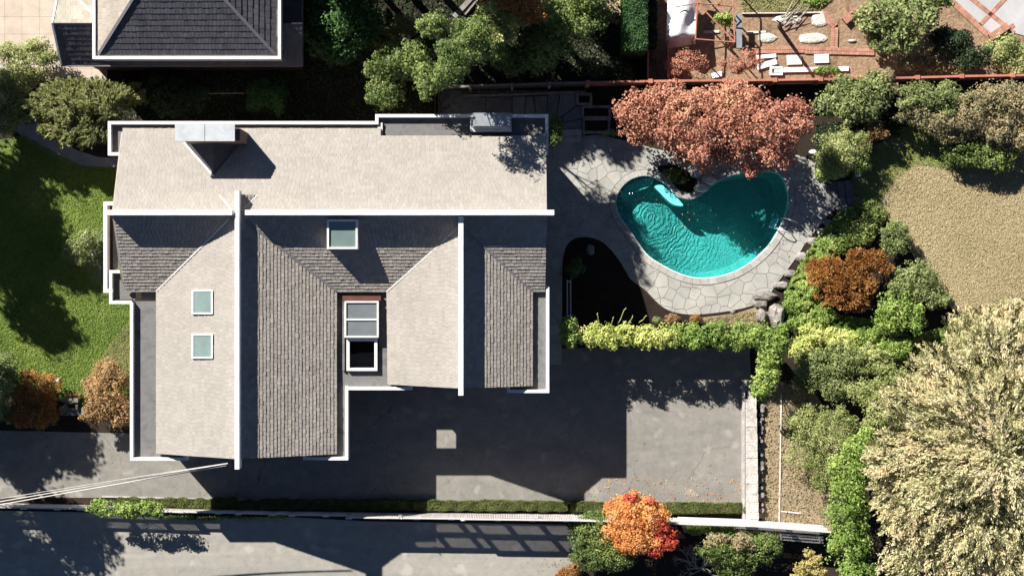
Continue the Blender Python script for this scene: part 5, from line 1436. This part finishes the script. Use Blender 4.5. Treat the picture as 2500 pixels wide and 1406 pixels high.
cb = thing('dead_branches','bare grey branch ends poking out of the big cedar crown','branches',P(2350,1150,0))
rb2=random.Random(12)
for k in range(26):
    l=rb2.choice(ced); a=P(l[0]+rb2.uniform(-.4,.4)*l[2],l[1]+rb2.uniform(-.4,.4)*l[3],l[4]-.25); an=rb2.uniform(0,6.28); L=rb2.uniform(.5,1.3)
    pr=a; m_=MB()
    for q in range(3):
        nx=pr+Vector((math.cos(an)*L/3,math.sin(an)*L/3,rb2.uniform(-.02,.12))); an+=rb2.uniform(-.4,.4); m_.bar(pr,nx,.022-.005*q,5,.018-.005*q); pr=nx
    m_.build('branch',M['pale_bark'],cb)
# bottom
plant('autumn_tree','vivid orange autumn tree with scarlet patches over the fence','tree',R([(1520,1258,50,42,4.2,1.4),(1570,1262,62,50,4.8,1.6),(1560,1312,62,44,4.4,1.4),(1508,1305,40,34,3.8,1.2),(1545,1228,36,26,4.2,1.1)],57,5),'autumn',tr=.1,leaf=.11,cover=2.2,parts=[(R([(1620,1320,38,32,4.3,1.2),(1610,1280,28,24,4.4,1.1),(1600,1345,24,18,3.8,.9),(1540,1216,17,13,4.3,.8),(1588,1224,15,13,4.4,.8)],58,4),'scarlet')])
plant('shrub','round green bush left of the orange autumn tree','shrub',R([(1440,1310,58,50,2.9,1.3),(1490,1350,62,46,2.9,1.3),(1450,1365,52,38,2.6,1.1),(1455,1270,42,26,2.6,1.0)],59,5),'green',tr=.06,leaf=.11)
plant('shrub','orange yellow grass tuft at the bottom edge left of the green bush','plant',R([(1395,1392,28,24,1.0,.5),(1380,1410,26,20,.9,.5)],60,5),'orange',tr=.02,leaf=.09)
plant('climbing_vine','green and yellow vine over the white walkway','vine',R([(1710,1292,36,14,2.0,.5),(1770,1296,40,18,2.2,.6),(1830,1312,40,18,2.0,.6)],61,5),'bright',tr=.03,leaf=.12)
plant('broadleaf_tree','dark green and gold tree below the white walkway','tree',R([(1760,1340,55,36,3.4,1.4),(1830,1350,62,42,3.6,1.5),(1870,1330,45,35,3.2,1.3),(1800,1385,55,30,3.0,1.2)],62,5),'green',tr=.1,leaf=.12,parts=[(R([(1750,1318,34,20,3.6,.9),(1815,1325,30,22,3.8,.9)],621,4),'tan_green')])
plant('small_tree','pale yellow leaved small tree at the bottom beside the conifer','tree',R([(1960,1385,22,18,2.6,.6),(1990,1370,22,18,2.7,.6),(1975,1350,14,12,2.6,.5),(2005,1395,20,14,2.5,.5),(1945,1410,18,14,2.4,.5)],63,4),'yellow',tr=.05,leaf=.1,cover=1.6)
bt = thing('bare_shrub','leafless pale branched shrub at the bottom edge','shrub',P(1700,1380,0))
m_=MB(); rb=random.Random(8)
def twig(p,d,L,r_,dep):
    q=p+d*L; m_.bar(p,q,r_,5,r_*.6)
    if dep>0:
        for k in range(3):
            nd=(d+Vector((rb.uniform(-.7,.7),rb.uniform(-.7,.7),rb.uniform(-.3,.5)))).normalized(); twig(q,nd,L*rb.uniform(.6,.85),r_*.6,dep-1)
for k in range(9):
    a=rb.uniform(0,6.28); twig(P(1700+rb.uniform(-14,14),1388,.3),Vector((math.cos(a)*.8,math.sin(a)*.8,.6)).normalized(),.75,.045,3)
m_.build('branches',M['pale_bark'],bt)
# --- trees just outside the frame: they throw the shadows on lawn, drive and road
def off(lab,px,py,r_,zt,mat,seed):
    plant('tall_tree',lab,'tree',R([(px,py,r_,r_,zt+1.6,2.1),(px+r_*.4,py+r_*.5,r_*.7,r_*.7,zt+.8,1.8),(px-r_*.4,py-r_*.3,r_*.7,r_*.7,zt+.9,1.8)],seed,5,.4),mat,tr=.25,leaf=.26,clump=.5,cover=2.4)
offs=[(-366,380,85,9),(-279,248,45,9),(-260,-20,100,8),(-360,110,95,8),(-330,300,85,7.5),(-230,300,60,7.5),(-160,340,35,7.0),(-250,740,85,8),(-370,770,95,8),(-240,990,90,8.5),(-370,1040,100,8),(-250,1150,70,7.5),(-140,1240,60,6)]
nm=['first','second','third','fourth','fifth','sixth','seventh','eighth','ninth','tenth','eleventh','twelfth','thirteenth','fourteenth','fifteenth']
for i,(x,y,r_,z) in enumerate(offs): off('tall tree beyond the left photo edge, %s from the top'%nm[i],x,y,r_,z,'dark' if i%2 else 'green',200+i)
for i,(x,y,r_,z) in enumerate([(880,-100,55,5.6),(1180,-95,60,3.6),(1400,-75,60,3.4),(1050,-80,60,6),(760,-140,80,8.5),(960,-120,90,9),(1130,-150,90,9)]): off('unseen tall tree added for shade above the top photo edge, %s from the left'%nm[i],x,y,r_,z,'dark',260+i)  # unseen trees added to deepen shade over the top of the garden
print('flagstones', ns, 'objects', len(bpy.data.objects))
